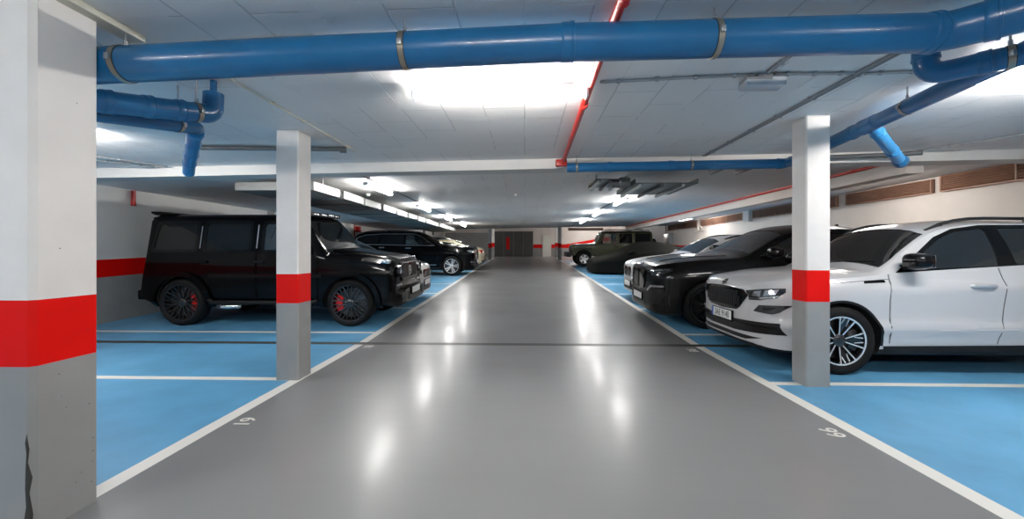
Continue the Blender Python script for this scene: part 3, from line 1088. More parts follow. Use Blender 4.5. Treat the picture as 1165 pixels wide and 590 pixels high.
BK_W = [[(1.70, 1.19), (2.0, 1.36), (2.30, 1.51), (2.55, 1.57), (2.66, 1.575), (2.66, 1.21)], [(2.80, 1.215), (2.80, 1.575), (3.2, 1.56), (3.6, 1.485), (3.72, 1.25)], [(3.82, 1.26), (3.72, 1.455), (4.0, 1.38), (4.2, 1.28)]]
BK_DLO = [(1.55, 1.15), (1.95, 1.385), (2.28, 1.545), (2.6, 1.605), (3.2, 1.59), (3.65, 1.51), (4.05, 1.40), (4.33, 1.27), (4.1, 1.22), (2.7, 1.18)]
BMWX = dict(
    L=4.94, paint='grey_black_paint', cut_in=.44,
    zt=[(0, .84), (.012, .95), (.05, 1.01), (.14, 1.06), (.4, 1.12), (.9, 1.18), (1.35, 1.215), (1.45, 1.23), (1.55, 1.27), (1.9, 1.47), (2.25, 1.635), (2.5, 1.695), (2.85, 1.725), (3.2, 1.715), (3.8, 1.615), (4.4, 1.36), (4.65, 1.22), (4.82, 1.15), (4.90, 1.0), (4.94, .85)],
    zs=[(0, .78), (.02, .87), (.1, .95), (.3, 1.0), (.8, 1.06), (1.4, 1.10), (1.8, 1.14), (2.8, 1.18), (4.0, 1.22), (4.5, 1.18), (4.8, 1.05), (4.94, .8)],
    w=[(0, .34), (.012, .50), (.05, .68), (.1, .79), (.18, .875), (.3, .93), (.5, .965), (.9, .985), (1.6, .975), (2.8, .97), (3.8, 1.0), (4.4, .97), (4.75, .87), (4.94, .6)],
    ws=[(0, .30), (.05, .62), (.1, .71), (.2, .80), (.5, .885), (1.0, .91), (4.0, .905), (4.6, .82), (4.94, .5)],
    wr=[(0, .25), (.05, .55), (.1, .65), (.3, .76), (1.3, .82), (1.5, .82), (2.25, .68), (2.6, .685), (3.4, .66), (4.4, .60), (4.7, .62), (4.94, .4)],
    dr=[(0, .03), (.3, .04), (1.3, .06), (2.1, .085), (2.5, .08), (3.6, .08), (4.5, .05), (4.94, .03)],
    zb=[(0, .28), (.03, .24), (.2, .20), (.5, .20), (4.4, .22), (4.8, .30), (4.94, .42)],
    g=[(.15, .93), (.35, .965), (.5, .985), (.62, .985), (.85, 1.0), (.95, 1.0), (1.05, .975), (1.2, .95)],
    keys=[1.45, 1.55, 2.25],
    clad=[(0, .22), (.5, .24), (1.3, .30), (4.0, .34), (4.94, .42)],
    wheels=[(.87, .385, .275, .285, .445), (3.845, .385, .275, .285, .445)], track=.975, design='mesh',
    arch=('paint', .05, .008),
    cabin=(1.58, 4.2, .45), side_glass=[(BK_W[0], 'glass_tint'), (BK_W[1], 'glass_privacy'), (BK_W[2], 'glass_privacy')],
    lining='headliner', windshield=(1.60, 2.22, .04, 'glass_sky'),
    interior=dict(floor=.45, dash=1.72, dash_z=1.14, seat=2.2, rear=3.05, half=.74),
    mirror=(1.86, 1.07, 1.26, .10, .125, .085, 'paint'),
    handles=[(2.55, 1.03, .22, 'paint'), (3.6, 1.05, .22, 'paint')],
    plate=(-.014, .45, '', False),
    items=[
        ('window_frame', 'side', BK_DLO, 'gloss_black', .003, .012, dict(holes=[rounded(p, .03) for p in BK_W], step=.12)),
        ('door', 'side', [(1.50, .36), (1.50, .8), (1.62, 1.14), (2.70, 1.17), (2.72, .9), (2.66, .36)], 'paint', .004, .014, dict(step=.1)),
        ('door', 'side', [(2.685, .36), (2.735, .9), (2.72, 1.172), (3.72, 1.21), (3.78, 1.0), (3.45, .72), (3.32, .40)], 'paint', .004, .014, dict(step=.1)),
        ('kidney_grille', 'front', rounded([(.03, .60), (.03, .93), (.30, .945), (.40, .88), (.34, .62)], .04), 'gloss_black', .012, .03, dict(both=True, step=.05)),
        ('kidney_surround', 'front', rounded([(.015, .585), (.015, .945), (.305, .96), (.42, .885), (.355, .605)], .04), 'gloss_black', .020, .02, dict(both=True, step=.05, holes=[rounded([(.035, .605), (.035, .925), (.295, .938), (.39, .875), (.335, .625)], .04)])),
        ('headlight', 'front', [(.47, .86), (.46, .925), (.62, .955), (.86, .985), (.885, .945), (.84, .885), (.66, .85)], 'lamp_lens', .008, .03, dict(both=True, step=.03)),
        ('daylight_strip', 'front', [(.50, .915), (.62, .935), (.86, .965), (.865, .955), (.62, .922), (.50, .902)], 'lamp_clear', .012, .006, dict(both=True, sub='headlight', step=.03)),
        ('lamp_reflector', 'front', [(.76, .89), (.76, .915), (.80, .922), (.80, .895)], 'lamp_clear', .012, .006, dict(both=True, sub='headlight', step=.03)),
        ('air_intake', 'front', [(.46, .36), (.44, .60), (.60, .67), (.84, .68), (.88, .56), (.80, .38)], 'plastic', .006, .02, dict(both=True, step=.04)),
        ('intake_blade', 'front', [(.50, .60), (.62, .69), (.86, .70), (.86, .675), (.64, .655), (.54, .575)], 'satin_chrome', .02, .02, dict(both=True, step=.04)),
        ('lower_intake', 'front', [(-.40, .33), (-.38, .56), (.38, .56), (.40, .33)], 'plastic', .004, .02, dict(step=.05)),
        ('bumper_edge', 'front', [(.885, .36), (.90, .55), (.905, .55), (.892, .36)], 'dark_alloy', .008, .02, dict(both=True, step=.03)),
        ('hood_crease', 'top', strip([(.25, -.40), (.7, -.50), (1.3, -.60)], .02), 'paint', .010, .012, dict(both=False, step=.06)),
        ('hood_crease', 'top', strip([(.25, .40), (.7, .50), (1.3, .60)], .02), 'paint', .010, .012, dict(both=False, step=.06)),
        ('rear_window', 'rear', [(-.48, 1.28), (.48, 1.28), (.46, 1.55), (-.46, 1.55)], 'glass_opaque', .004, .01, dict(step=.1)),
        ('tail_light', 'rear', [(.40, .98), (.80, .98), (.82, 1.06), (.45, 1.05)], 'lamp_red', .006, .02, dict(both=True)),
    ])

X7_W = [[(1.75, 1.24), (2.0, 1.39), (2.28, 1.55), (2.5, 1.60), (2.72, 1.61), (2.72, 1.25)], [(2.82, 1.25), (2.82, 1.612), (3.70, 1.60), (3.76, 1.27)], [(3.84, 1.275), (3.80, 1.595), (4.3, 1.56), (4.62, 1.46), (4.66, 1.34), (4.5, 1.29)]]
X7_DLO = [(1.60, 1.205), (1.98, 1.43), (2.26, 1.585), (2.5, 1.635), (3.7, 1.635), (4.33, 1.59), (4.66, 1.49), (4.74, 1.35), (4.55, 1.255), (2.7, 1.215)]
X7_TR = [(1.56, 1.18), (1.97, 1.45), (2.24, 1.605), (2.5, 1.66), (3.7, 1.66), (4.35, 1.615), (4.70, 1.51), (4.79, 1.35), (4.57, 1.23), (2.7, 1.19)]
X7 = dict(
    L=5.15, paint='black_paint', cut_in=.44,
    zt=[(0, .92), (.015, 1.03), (.06, 1.09), (.15, 1.13), (.5, 1.18), (1.1, 1.225), (1.45, 1.25), (1.55, 1.30), (1.9, 1.52), (2.25, 1.70), (2.5, 1.76), (3.0, 1.80), (4.2, 1.78), (4.7, 1.70), (4.95, 1.35), (5.08, 1.05), (5.15, .85)],
    zs=[(0, .86), (.02, .95), (.1, 1.02), (.5, 1.09), (1.4, 1.15), (2.8, 1.20), (4.5, 1.24), (4.9, 1.1), (5.15, .8)],
    w=[(0, .45), (.015, .60), (.05, .75), (.1, .84), (.2, .91), (.35, .96), (.8, .995), (4.4, .99), (4.8, .93), (5.0, .84), (5.15, .6)],
    ws=[(0, .40), (.05, .70), (.1, .77), (.3, .87), (.8, .92), (4.4, .92), (4.9, .82), (5.15, .5)],
    wr=[(0, .34), (.05, .62), (.3, .78), (1.4, .84), (1.6, .84), (2.25, .70), (2.6, .705), (4.4, .69), (4.8, .68), (5.15, .4)],
    dr=[(0, .03), (.3, .04), (1.4, .06), (2.1, .08), (2.5, .08), (4.5, .08), (5.15, .03)],
    zb=[(0, .30), (.03, .26), (.3, .22), (4.6, .24), (5.0, .32), (5.15, .42)],
    g=[(.15, .93), (.35, .965), (.6, .985), (.9, 1.0), (1.05, .99), (1.2, .96)],
    clad=[(0, .26), (1.3, .32), (4.4, .36), (5.15, .45)],
    wheels=[(.90, .39, .27, .275, .45), (4.005, .39, .27, .275, .45)], track=.98, design='five_silver',
    cabin=(1.58, 4.6, .48), side_glass=[(X7_W[0], 'glass_tint'), (X7_W[1], 'glass_privacy'), (X7_W[2], 'glass_privacy')],
    windshield=(1.60, 2.22, .04, 'glass_tint'),
    mirror=(1.9, 1.08, 1.31, .11, .13, .09, 'paint'),
    handles=[(2.6, 1.09, .24, 'chrome'), (3.65, 1.11, .24, 'chrome')],
    rails=(2.35, 4.55, .62, 'rail_black'),
    plate=(-.014, .52, '', False),
    interior=dict(floor=.48, dash=1.74, dash_z=1.18, seat=2.25, rear=3.15, half=.74),
    items=[
        ('window_trim', 'side', X7_TR, 'satin_chrome', .005, .012, dict(holes=[X7_DLO], step=.12)),
        ('window_frame', 'side', X7_DLO, 'gloss_black', .003, .012, dict(holes=[rounded(p, .03) for p in X7_W], step=.12)),
        ('sill_trim', 'side', [(1.5, .42), (3.5, .44), (3.5, .465), (1.5, .445)], 'satin_chrome', .006, .01, dict(step=.2)),
        ('fender_vent', 'side', [(1.38, .62), (1.50, .62), (1.46, .92), (1.42, .92)], 'gloss_black', .006, .01, dict(step=.1)),
        ('kidney_grille', 'front', rounded([(.03, .58), (.03, .98), (.34, .98), (.42, .90), (.38, .60)], .05), 'gloss_black', .012, .03, dict(both=True, step=.06)),
        ('kidney_surround', 'front', rounded([(.012, .56), (.012, 1.0), (.35, 1.0), (.45, .905), (.405, .58)], .05), 'chrome', .02, .02, dict(both=True, step=.06, holes=[rounded([(.03, .58), (.03, .98), (.34, .98), (.42, .90), (.38, .60)], .05)])),
        ('headlight', 'front', [(.50, .90), (.49, .985), (.66, 1.0), (.88, 1.01), (.92, .97), (.86, .91), (.68, .88)], 'lamp_clear', .008, .03, dict(both=True, step=.04)),
        ('air_intake', 'front', [(.50, .36), (.48, .56), (.64, .64), (.86, .66), (.86, .42)], 'plastic', .006, .02, dict(both=True, step=.05)),
        ('intake_blade', 'front', [(.60, .50), (.60, .53), (.88, .56), (.88, .53)], 'chrome', .02, .02, dict(both=True, step=.05)),
        ('rear_window', 'rear', [(-.52, 1.32), (.52, 1.32), (.5, 1.62), (-.5, 1.62)], 'glass_opaque', .004, .01, dict(step=.1)),
        ('tail_light', 'rear', [(.42, 1.0), (.82, 1.0), (.84, 1.1), (.48, 1.1)], 'lamp_red', .006, .02, dict(both=True)),
    ])

WB_W = [[(1.42, 1.05), (1.7, 1.21), (2.0, 1.37), (2.2, 1.415), (2.42, 1.42), (2.42, 1.07)], [(2.54, 1.075), (2.54, 1.42), (3.1, 1.40), (3.4, 1.36), (3.5, 1.11)]]
WHB = dict(
    L=4.42, paint='white_paint', cut_in=.40,
    zt=[(0, .76), (.015, .85), (.06, .91), (.15, .955), (.5, 1.03), (1.0, 1.09), (1.15, 1.11), (1.25, 1.15), (1.6, 1.35), (1.9, 1.48), (2.15, 1.53), (2.6, 1.555), (3.4, 1.525), (3.95, 1.44), (4.2, 1.15), (4.35, .92), (4.42, .75)],
    zs=[(0, .70), (.02, .79), (.1, .86), (.4, .94), (1.1, 1.0), (2.5, 1.05), (3.6, 1.09), (4.1, 1.02), (4.42, .7)],
    w=[(0, .30), (.015, .46), (.05, .63), (.1, .74), (.2, .82), (.4, .87), (.9, .90), (3.5, .90), (4.1, .84), (4.3, .74), (4.42, .5)],
    ws=[(0, .26), (.05, .57), (.1, .66), (.3, .77), (.8, .83), (3.6, .84), (4.2, .72), (4.42, .45)],
    wr=[(0, .2), (.05, .5), (.3, .68), (1.1, .75), (1.25, .75), (1.9, .635), (2.3, .64), (3.5, .62), (4.1, .6), (4.42, .3)],
    dr=[(0, .03), (.3, .04), (1.1, .05), (1.8, .075), (2.2, .07), (4.0, .06), (4.42, .03)],
    zb=[(0, .26), (.03, .22), (.3, .18), (3.9, .2), (4.25, .28), (4.42, .38)],
    g=[(.15, .93), (.35, .965), (.55, .985), (.8, 1.0), (.9, .995), (1.1, .95)],
    clad=[(0, .22), (1.3, .26), (3.8, .28), (4.42, .36)],
    wheels=[(.84, .33, .22, .23, .385), (3.51, .33, .22, .23, .385)], track=.885, design='five_silver',
    cabin=(1.28, 3.95, .40), side_glass=[(WB_W[0], 'glass_clear'), (WB_W[1], 'glass_tint')],
    lining='headliner', windshield=(1.30, 1.88, .035, 'glass_ws'),
    interior=dict(floor=.40, dash=1.42, dash_z=1.03, seat=1.9, rear=2.75, half=.68, fabric='interior_red'),
    mirror=(1.52, .97, 1.12, .09, .11, .075, 'paint'),
    handles=[(2.28, .93, .2, 'paint'), (3.3, .95, .2, 'paint')],
    rails=(2.0, 3.8, .56, 'rail_black'),
    plate=(-.012, .42, '', False),
    items=[
        ('window_frame', 'side', [(1.30, 1.02), (1.68, 1.24), (1.97, 1.395), (2.2, 1.445), (3.1, 1.43), (3.6, 1.37), (3.8, 1.22), (3.55, 1.075), (2.5, 1.04)], 'gloss_black', .003, .012, dict(holes=[rounded(p, .03) for p in WB_W], step=.12)),
        ('kidney_grille', 'front', rounded([(.03, .60), (.03, .80), (.24, .81), (.31, .75), (.26, .61)], .03), 'gloss_black', .012, .03, dict(both=True, step=.05)),
        ('kidney_surround', 'front', rounded([(.018, .585), (.018, .815), (.25, .825), (.33, .755), (.275, .595)], .03), 'chrome', .018, .02, dict(both=True, step=.05, holes=[rounded([(.033, .605), (.033, .795), (.235, .805), (.3, .75), (.255, .615)], .03)])),
        ('headlight', 'front', [(.40, .70), (.38, .80), (.56, .845), (.76, .87), (.80, .82), (.70, .73)], 'lamp_lens', .008, .03, dict(both=True, step=.03)),
        ('lamp_reflector', 'front', [(.50, .74), (.50, .80), (.58, .815), (.58, .745)], 'lamp_clear', .012, .006, dict(both=True, sub='headlight', step=.03)),
        ('lower_intake', 'front', [(-.70, .34), (-.66, .47), (.66, .47), (.70, .34), (.4, .29), (-.4, .29)], 'plastic', .006, .02, dict(step=.05)),
        ('rear_window', 'rear', [(-.46, 1.12), (.46, 1.12), (.44, 1.38), (-.44, 1.38)], 'glass_opaque', .004, .01, dict(step=.1)),
        ('tail_light', 'rear', [(.36, .86), (.66, .86), (.68, .98), (.42, .98)], 'lamp_red', .006, .02, dict(both=True)),
    ])

CP_W = [[(1.40, .975), (1.72, 1.14), (2.02, 1.27), (2.25, 1.31), (2.42, 1.315), (2.42, .99)], [(2.52, .995), (2.52, 1.315), (3.0, 1.29), (3.3, 1.22), (3.42, 1.03)]]
HATCH = dict(
    L=4.35, paint='white_paint', cut_in=.40,
    zt=[(0, .66), (.015, .74), (.06, .80), (.15, .84), (.5, .92), (1.0, .99), (1.1, 1.01), (1.2, 1.05), (1.6, 1.26), (1.95, 1.40), (2.2, 1.435), (2.6, 1.45), (3.3, 1.41), (3.8, 1.32), (4.1, 1.08), (4.28, .86), (4.35, .7)],
    zs=[(0, .60), (.02, .68), (.1, .76), (.4, .85), (1.1, .92), (2.5, .97), (3.5, 1.01), (4.0, .95), (4.35, .65)],
    w=[(0, .30), (.015, .46), (.05, .63), (.1, .74), (.2, .82), (.4, .87), (.9, .90), (3.5, .90), (4.0, .85), (4.25, .74), (4.35, .5)],
    ws=[(0, .26), (.05, .57), (.1, .66), (.3, .77), (.8, .83), (3.5, .84), (4.1, .72), (4.35, .45)],
    wr=[(0, .2), (.05, .5), (.3, .68), (1.0, .75), (1.2, .75), (1.95, .60), (2.3, .61), (3.4, .58), (4.0, .55), (4.35, .3)],
    dr=[(0, .03), (.3, .04), (1.1, .05), (1.8, .075), (2.2, .07), (4.0, .06), (4.35, .03)],
    zb=[(0, .24), (.03, .20), (.3, .16), (3.9, .18), (4.2, .26), (4.35, .36)],
    g=[(.1, .93), (.3, .965), (.5, .985), (.75, 1.0), (.85, .995), (1.0, .95)],
    clad=[(0, .19), (1.3, .22), (3.8, .24), (4.35, .32)],
    wheels=[(.80, .325, .22, .235, .375), (3.47, .325, .22, .235, .375)], track=.885, design='mesh',
    cabin=(1.24, 3.85, .36), side_glass=[(CP_W[0], 'glass_tint'), (CP_W[1], 'glass_privacy')],
    lining='headliner', windshield=(1.27, 1.92, .035, 'glass_sky'),
    interior=dict(floor=.36, dash=1.38, dash_z=.94, seat=1.85, rear=2.7, half=.66, head=.56, fabric='interior_grey'),
    mirror=(1.50, .96, 1.03, .09, .11, .07, 'gloss_black'),
    handles=[(2.25, .86, .2, 'paint'), (3.25, .88, .2, 'paint')],
    plate=(-.012, .42, '', False),
    items=[
        ('window_frame', 'side', [(1.27, .945), (1.68, 1.165), (2.0, 1.295), (2.25, 1.34), (3.0, 1.32), (3.4, 1.24), (3.62, 1.08), (3.42, .995), (2.5, .96)], 'gloss_black', .003, .012, dict(holes=[rounded(p, .03) for p in CP_W], step=.12)),
        ('hood', 'top', [(.10, -.52), (.10, .52), (.5, .72), (1.12, .735), (1.20, .4), (1.22, 0), (1.20, -.4), (1.12, -.735), (.5, -.72)], 'gloss_black', .006, .012, dict(step=.06, label='black hood of the white car')),
        ('roof_panel', 'top', [(2.0, -.52), (2.0, .52), (3.7, .50), (3.7, -.50)], 'gloss_black', .004, .01, dict(step=.1, label='black roof')),
        ('kidney_grille', 'front', rounded([(.03, .52), (.03, .70), (.26, .71), (.33, .65), (.28, .53)], .03), 'gloss_black', .012, .03, dict(both=True, step=.05)),
        ('headlight', 'front', [(.42, .62), (.40, .70), (.58, .745), (.77, .775), (.81, .73), (.70, .64)], 'lamp_lens', .008, .03, dict(both=True, step=.03)),
        ('lower_intake', 'front', [(-.30, .25), (-.32, .44), (.32, .44), (.30, .25)], 'plastic', .006, .02, dict(step=.05)),
        ('air_intake', 'front', [(.42, .25), (.42, .40), (.78, .46), (.76, .27)], 'plastic', .006, .02, dict(both=True, step=.04)),
        ('tail_light', 'rear', [(.36, .80), (.66, .80), (.68, .92), (.42, .92)], 'lamp_red', .006, .02, dict(both=True)),
        ('rear_window', 'rear', [(-.44, 1.05), (.44, 1.05), (.42, 1.27), (-.42, 1.27)], 'glass_opaque', .004, .01, dict(step=.1)),
    ])

CR_W = [[(1.60, .975), (1.95, 1.14), (2.25, 1.27), (2.5, 1.30), (2.62, 1.30), (2.62, .99)], [(2.72, .995), (2.72, 1.30), (3.1, 1.28), (3.5, 1.17), (3.62, 1.03)]]
SEDAN = dict(
    L=4.65, paint='cream_paint', cut_in=.40,
    zt=[(0, .64), (.015, .72), (.06, .78), (.15, .82), (.5, .89), (1.2, .97), (1.35, .99), (1.45, 1.03), (1.85, 1.24), (2.2, 1.385), (2.5, 1.42), (2.8, 1.43), (3.3, 1.38), (3.8, 1.20), (4.1, 1.08), (4.45, 1.04), (4.6, .96), (4.65, .8)],
    zs=[(0, .58), (.02, .66), (.1, .74), (.4, .84), (1.3, .92), (2.6, .97), (3.7, 1.0), (4.3, .98), (4.6, .88), (4.65, .7)],
    w=[(0, .30), (.015, .46), (.05, .63), (.1, .74), (.2, .82), (.4, .87), (.9, .90), (3.8, .90), (4.3, .86), (4.55, .76), (4.65, .6)],
    ws=[(0, .26), (.05, .57), (.1, .66), (.3, .77), (.8, .83), (3.8, .84), (4.4, .74), (4.65, .5)],
    wr=[(0, .2), (.05, .5), (.3, .68), (1.2, .75), (1.45, .75), (2.2, .60), (2.5, .61), (3.3, .58), (4.0, .66), (4.65, .4)],
    dr=[(0, .03), (.3, .04), (1.3, .05), (2.0, .075), (2.5, .07), (3.6, .07), (4.2, .04), (4.65, .03)],
    zb=[(0, .24), (.03, .20), (.3, .17), (4.2, .19), (4.5, .28), (4.65, .38)],
    g=[(.1, .93), (.3, .965), (.5, .985), (.75, 1.0), (.85, .995), (1.0, .95)],
    clad=[(0, .19), (1.3, .22), (4.65, .28)],
    wheels=[(.86, .33, .22, .235, .38), (3.62, .33, .22, .235, .38)], track=.885, design='five_silver',
    side_glass=[(CR_W[0], 'glass_opaque'), (CR_W[1], 'glass_opaque')],
    windshield=(1.50, 2.15, .035, 'glass_opaque'),
    mirror=(1.72, .96, 1.03, .09, .11, .07, 'paint'),
    handles=[(2.45, .86, .2, 'chrome'), (3.45, .88, .2, 'chrome')],
    items=[
        ('rear_window', 'top', [(3.32, -.50), (3.32, .50), (3.98, .56), (3.98, -.56)], 'glass_opaque', .005, .012, dict(step=.08)),
        ('tail_light', 'rear', [(.36, .78), (.72, .78), (.76, .93), (.44, .92)], 'lamp_red', .006, .02, dict(both=True)),
        ('rear_bumper_trim', 'rear', [(-.7, .36), (.7, .36), (.7, .46), (-.7, .46)], 'plastic', .006, .02, dict(step=.1)),
        ('headlight', 'front', [(.42, .60), (.40, .68), (.58, .725), (.77, .755), (.81, .71), (.70, .62)], 'lamp_lens', .008, .03, dict(both=True, step=.04)),
        ('grille', 'front', [(-.36, .50), (-.40, .66), (.40, .66), (.36, .50)], 'gloss_black', .01, .03, dict(step=.06)),
    ])
SMALL = dict(WHB)
SMALL.update(paint='blue_grey_paint', cabin=None, interior=None, rails=None,
             side_glass=[(WB_W[0], 'glass_opaque'), (WB_W[1], 'glass_opaque')], windshield=(1.30, 1.88, .035, 'glass_opaque'))

JW = [[(1.58, 1.20), (1.70, 1.69), (2.28, 1.69), (2.28, 1.19)], [(2.44, 1.19), (2.44, 1.69), (3.10, 1.69), (3.10, 1.19)], [(3.24, 1.19), (3.24, 1.69), (4.02, 1.69), (4.02, 1.19)]]
JEEP = dict(
    L=4.20, paint='olive_paint', crown=5, bulge=0, glass_r=.05, cut_in=.40, inset=.04,
    zt=[(0, .95), (.015, 1.08), (.05, 1.13), (.3, 1.16), (1.15, 1.20), (1.24, 1.21), (1.32, 1.26), (1.54, 1.72), (1.62, 1.80), (1.85, 1.85), (3.9, 1.85), (4.08, 1.83), (4.14, 1.75), (4.18, 1.2), (4.20, .95)],
    zs=[(0, .90), (.02, 1.03), (.1, 1.08), (1.2, 1.13), (1.4, 1.15), (4.1, 1.15), (4.18, 1.0), (4.2, .8)],
    w=[(0, .52), (.015, .57), (.05, .60), (.3, .63), (1.15, .70), (1.25, .755), (1.4, .77), (4.05, .77), (4.15, .755), (4.20, .70)],
    ws=[(0, .5), (.05, .58), (.3, .61), (1.15, .68), (1.3, .74), (4.1, .745), (4.2, .66)],
    wr=[(0, .46), (.05, .53), (1.1, .61), (1.3, .70), (1.6, .66), (2.0, .655), (4.1, .655), (4.2, .55)],
    dr=[(0, .03), (.3, .05), (1.2, .06), (1.6, .07), (2.0, .06), (4.1, .06), (4.2, .04)],
    zb=[(0, .62), (.1, .55), (4.1, .55), (4.2, .6)],
    g=[(.4, .98), (.6, 1.0), (1.0, 1.0), (1.2, .99)],
    keys=[1.24, 1.32, 1.62, 4.08],
    clad=[(0, .56), (4.2, .56)],
    wheels=[(.62, .40, .25, .22, .47), (3.57, .40, .25, .22, .47)], track=.90, design='jeep',
    cabin=(1.34, 4.06, .62), side_glass=[(JW[0], 'glass_tint'), (JW[1], 'glass_privacy'), (JW[2], 'glass_privacy')],
    windshield=(1.36, 1.58, .06, 'glass_clear'), ws_cut=.06,
    interior=dict(floor=.62, dash=1.42, dash_z=1.15, seat=1.8, rear=2.75, half=.62, head=.55),
    mirror=(1.50, .96, 1.27, .07, .10, .09, 'plastic'),
    handles=[(2.26, 1.02, .16, 'plastic'), (3.05, 1.02, .16, 'plastic')],
    items=[
        ('roof_top', 'side', [(1.66, 1.735), (4.10, 1.735), (4.10, 1.80), (1.68, 1.80)], 'plastic', .008, .015, dict(step=.2)),
        ('door', 'side', [(1.50, .62), (1.44, 1.13), (2.34, 1.13), (2.34, .62)], 'paint', .008, .015, dict(step=.2)),
        ('door', 'side', [(2.38, .62), (2.38, 1.13), (3.16, 1.13), (3.16, .95), (3.05, .62)], 'paint', .008, .015, dict(step=.2)),
        ('windshield_frame', 'front', [(-.70, 1.245), (.70, 1.245), (.64, 1.745), (-.64, 1.745)], 'paint', .012, .02, dict(step=.2, holes=[[(-.63, 1.30), (.63, 1.30), (.58, 1.70), (-.58, 1.70)]])),
        ('grille', 'front', [(-.50, .70), (-.50, 1.06), (.50, 1.06), (.50, .70)], 'paint', .012, .02, dict(step=.2)),
    ])
for k in range(7):
    y = -.21 + k * .07
    JEEP['items'].append(('grille_slot', 'front', rounded([(y - .017, .76), (y - .017, 1.02), (y + .017, 1.02), (y + .017, .76)], .015), 'plastic', .015, .01, dict(sub='grille', step=.3)))

COVER = dict(
    L=4.50,
    zt=[(0, .50), (.02, .57), (.08, .61), (.25, .65), (.65, .73), (1.1, .86), (1.5, 1.08), (1.9, 1.26), (2.3, 1.325), (2.7, 1.325), (3.2, 1.25), (3.8, 1.10), (4.2, .97), (4.4, .86), (4.5, .62)],
    zs=[(0, .44), (.03, .51), (.1, .55), (.4, .60), (1.0, .72), (1.5, .80), (2.5, .86), (3.6, .88), (4.2, .84), (4.5, .5)],
    w=[(0, .50), (.02, .64), (.06, .76), (.12, .84), (.25, .91), (.5, .94), (.9, .97), (1.8, .93), (3.2, .98), (4.0, .96), (4.35, .85), (4.5, .6)],
    ws=[(0, .32), (.06, .6), (.25, .78), (.6, .88), (1.5, .86), (3.2, .90), (4.2, .78), (4.5, .5)],
    wr=[(0, .25), (.06, .5), (.3, .68), (1.0, .72), (1.5, .66), (2.0, .55), (2.6, .54), (3.4, .58), (4.2, .6), (4.5, .35)],
    dr=[(0, .03), (.4, .03), (1.1, .06), (1.7, .12), (2.4, .12), (3.4, .10), (4.5, .03)],
    zb=[(0, .10), (.05, .06), (.3, .05), (4.3, .05), (4.5, .10)],
    g=[(.0, 1.0), (.2, .985), (.4, .97), (.6, 1.0), (.75, .99), (.9, .96)])


# ------------------------------------------------------------------ building materials
def floor_mat(name, col, rough, var, bump=.035):
    m, nt, b = new_mat(name)
    tc = nt.nodes.new('ShaderNodeTexCoord')
    n = nt.nodes.new('ShaderNodeTexNoise')
    n.inputs['Scale'].default_value = .9
    n.inputs['Detail'].default_value = 6 if var > .1 else 1
    n.inputs['Roughness'].default_value = .6
    nt.links.new(tc.outputs['Object'], n.inputs['Vector'])
    r = nt.nodes.new('ShaderNodeValToRGB')
    r.color_ramp.elements[0].position, r.color_ramp.elements[1].position = .3, .72
    r.color_ramp.elements[0].color = tuple(c * (1 - var) for c in col) + (1,)
    r.color_ramp.elements[1].color = tuple(c * (1 + var) for c in col) + (1,)
    nt.links.new(n.outputs['Fac'], r.inputs['Fac'])
    nt.links.new(r.outputs['Color'], b.inputs['Base Color'])
    n3 = nt.nodes.new('ShaderNodeTexNoise')
    n3.inputs['Scale'].default_value = 1.1
    n3.inputs['Detail'].default_value = 1
    nt.links.new(tc.outputs['Object'], n3.inputs['Vector'])
    mr = nt.nodes.new('ShaderNodeMapRange')
    mr.inputs['From Min'].default_value, mr.inputs['From Max'].default_value = .3, .7
    mr.inputs['To Min'].default_value, mr.inputs['To Max'].default_value = rough * .94, rough * 1.12
    nt.links.new(n3.outputs['Fac'], mr.inputs['Value'])
    nt.links.new(mr.outputs['Result'], b.inputs['Roughness'])
    n2 = nt.nodes.new('ShaderNodeTexNoise')
    n2.inputs['Scale'].default_value = 5.0
    n2.inputs['Detail'].default_value = 2
    mpn = nt.nodes.new('ShaderNodeMapping')
    mpn.inputs['Scale'].default_value = (.35, 1.0, 1.0)
    nt.links.new(tc.outputs['Object'], mpn.inputs['Vector'])
    nt.links.new(mpn.outputs['Vector'], n2.inputs['Vector'])
    bp = nt.nodes.new('ShaderNodeBump')
    bp.inputs['Strength'].default_value = bump
    bp.inputs['Distance'].default_value = .05
    nt.links.new(n2.outputs['Fac'], bp.inputs['Height'])
    if bump > 0:
        nt.links.new(bp.outputs['Normal'], b.inputs['Normal'])
    b.inputs['Specular IOR Level'].default_value = .36
    b.inputs['Coat Weight'].default_value = .12
    b.inputs['Coat Roughness'].default_value = .15
    return m


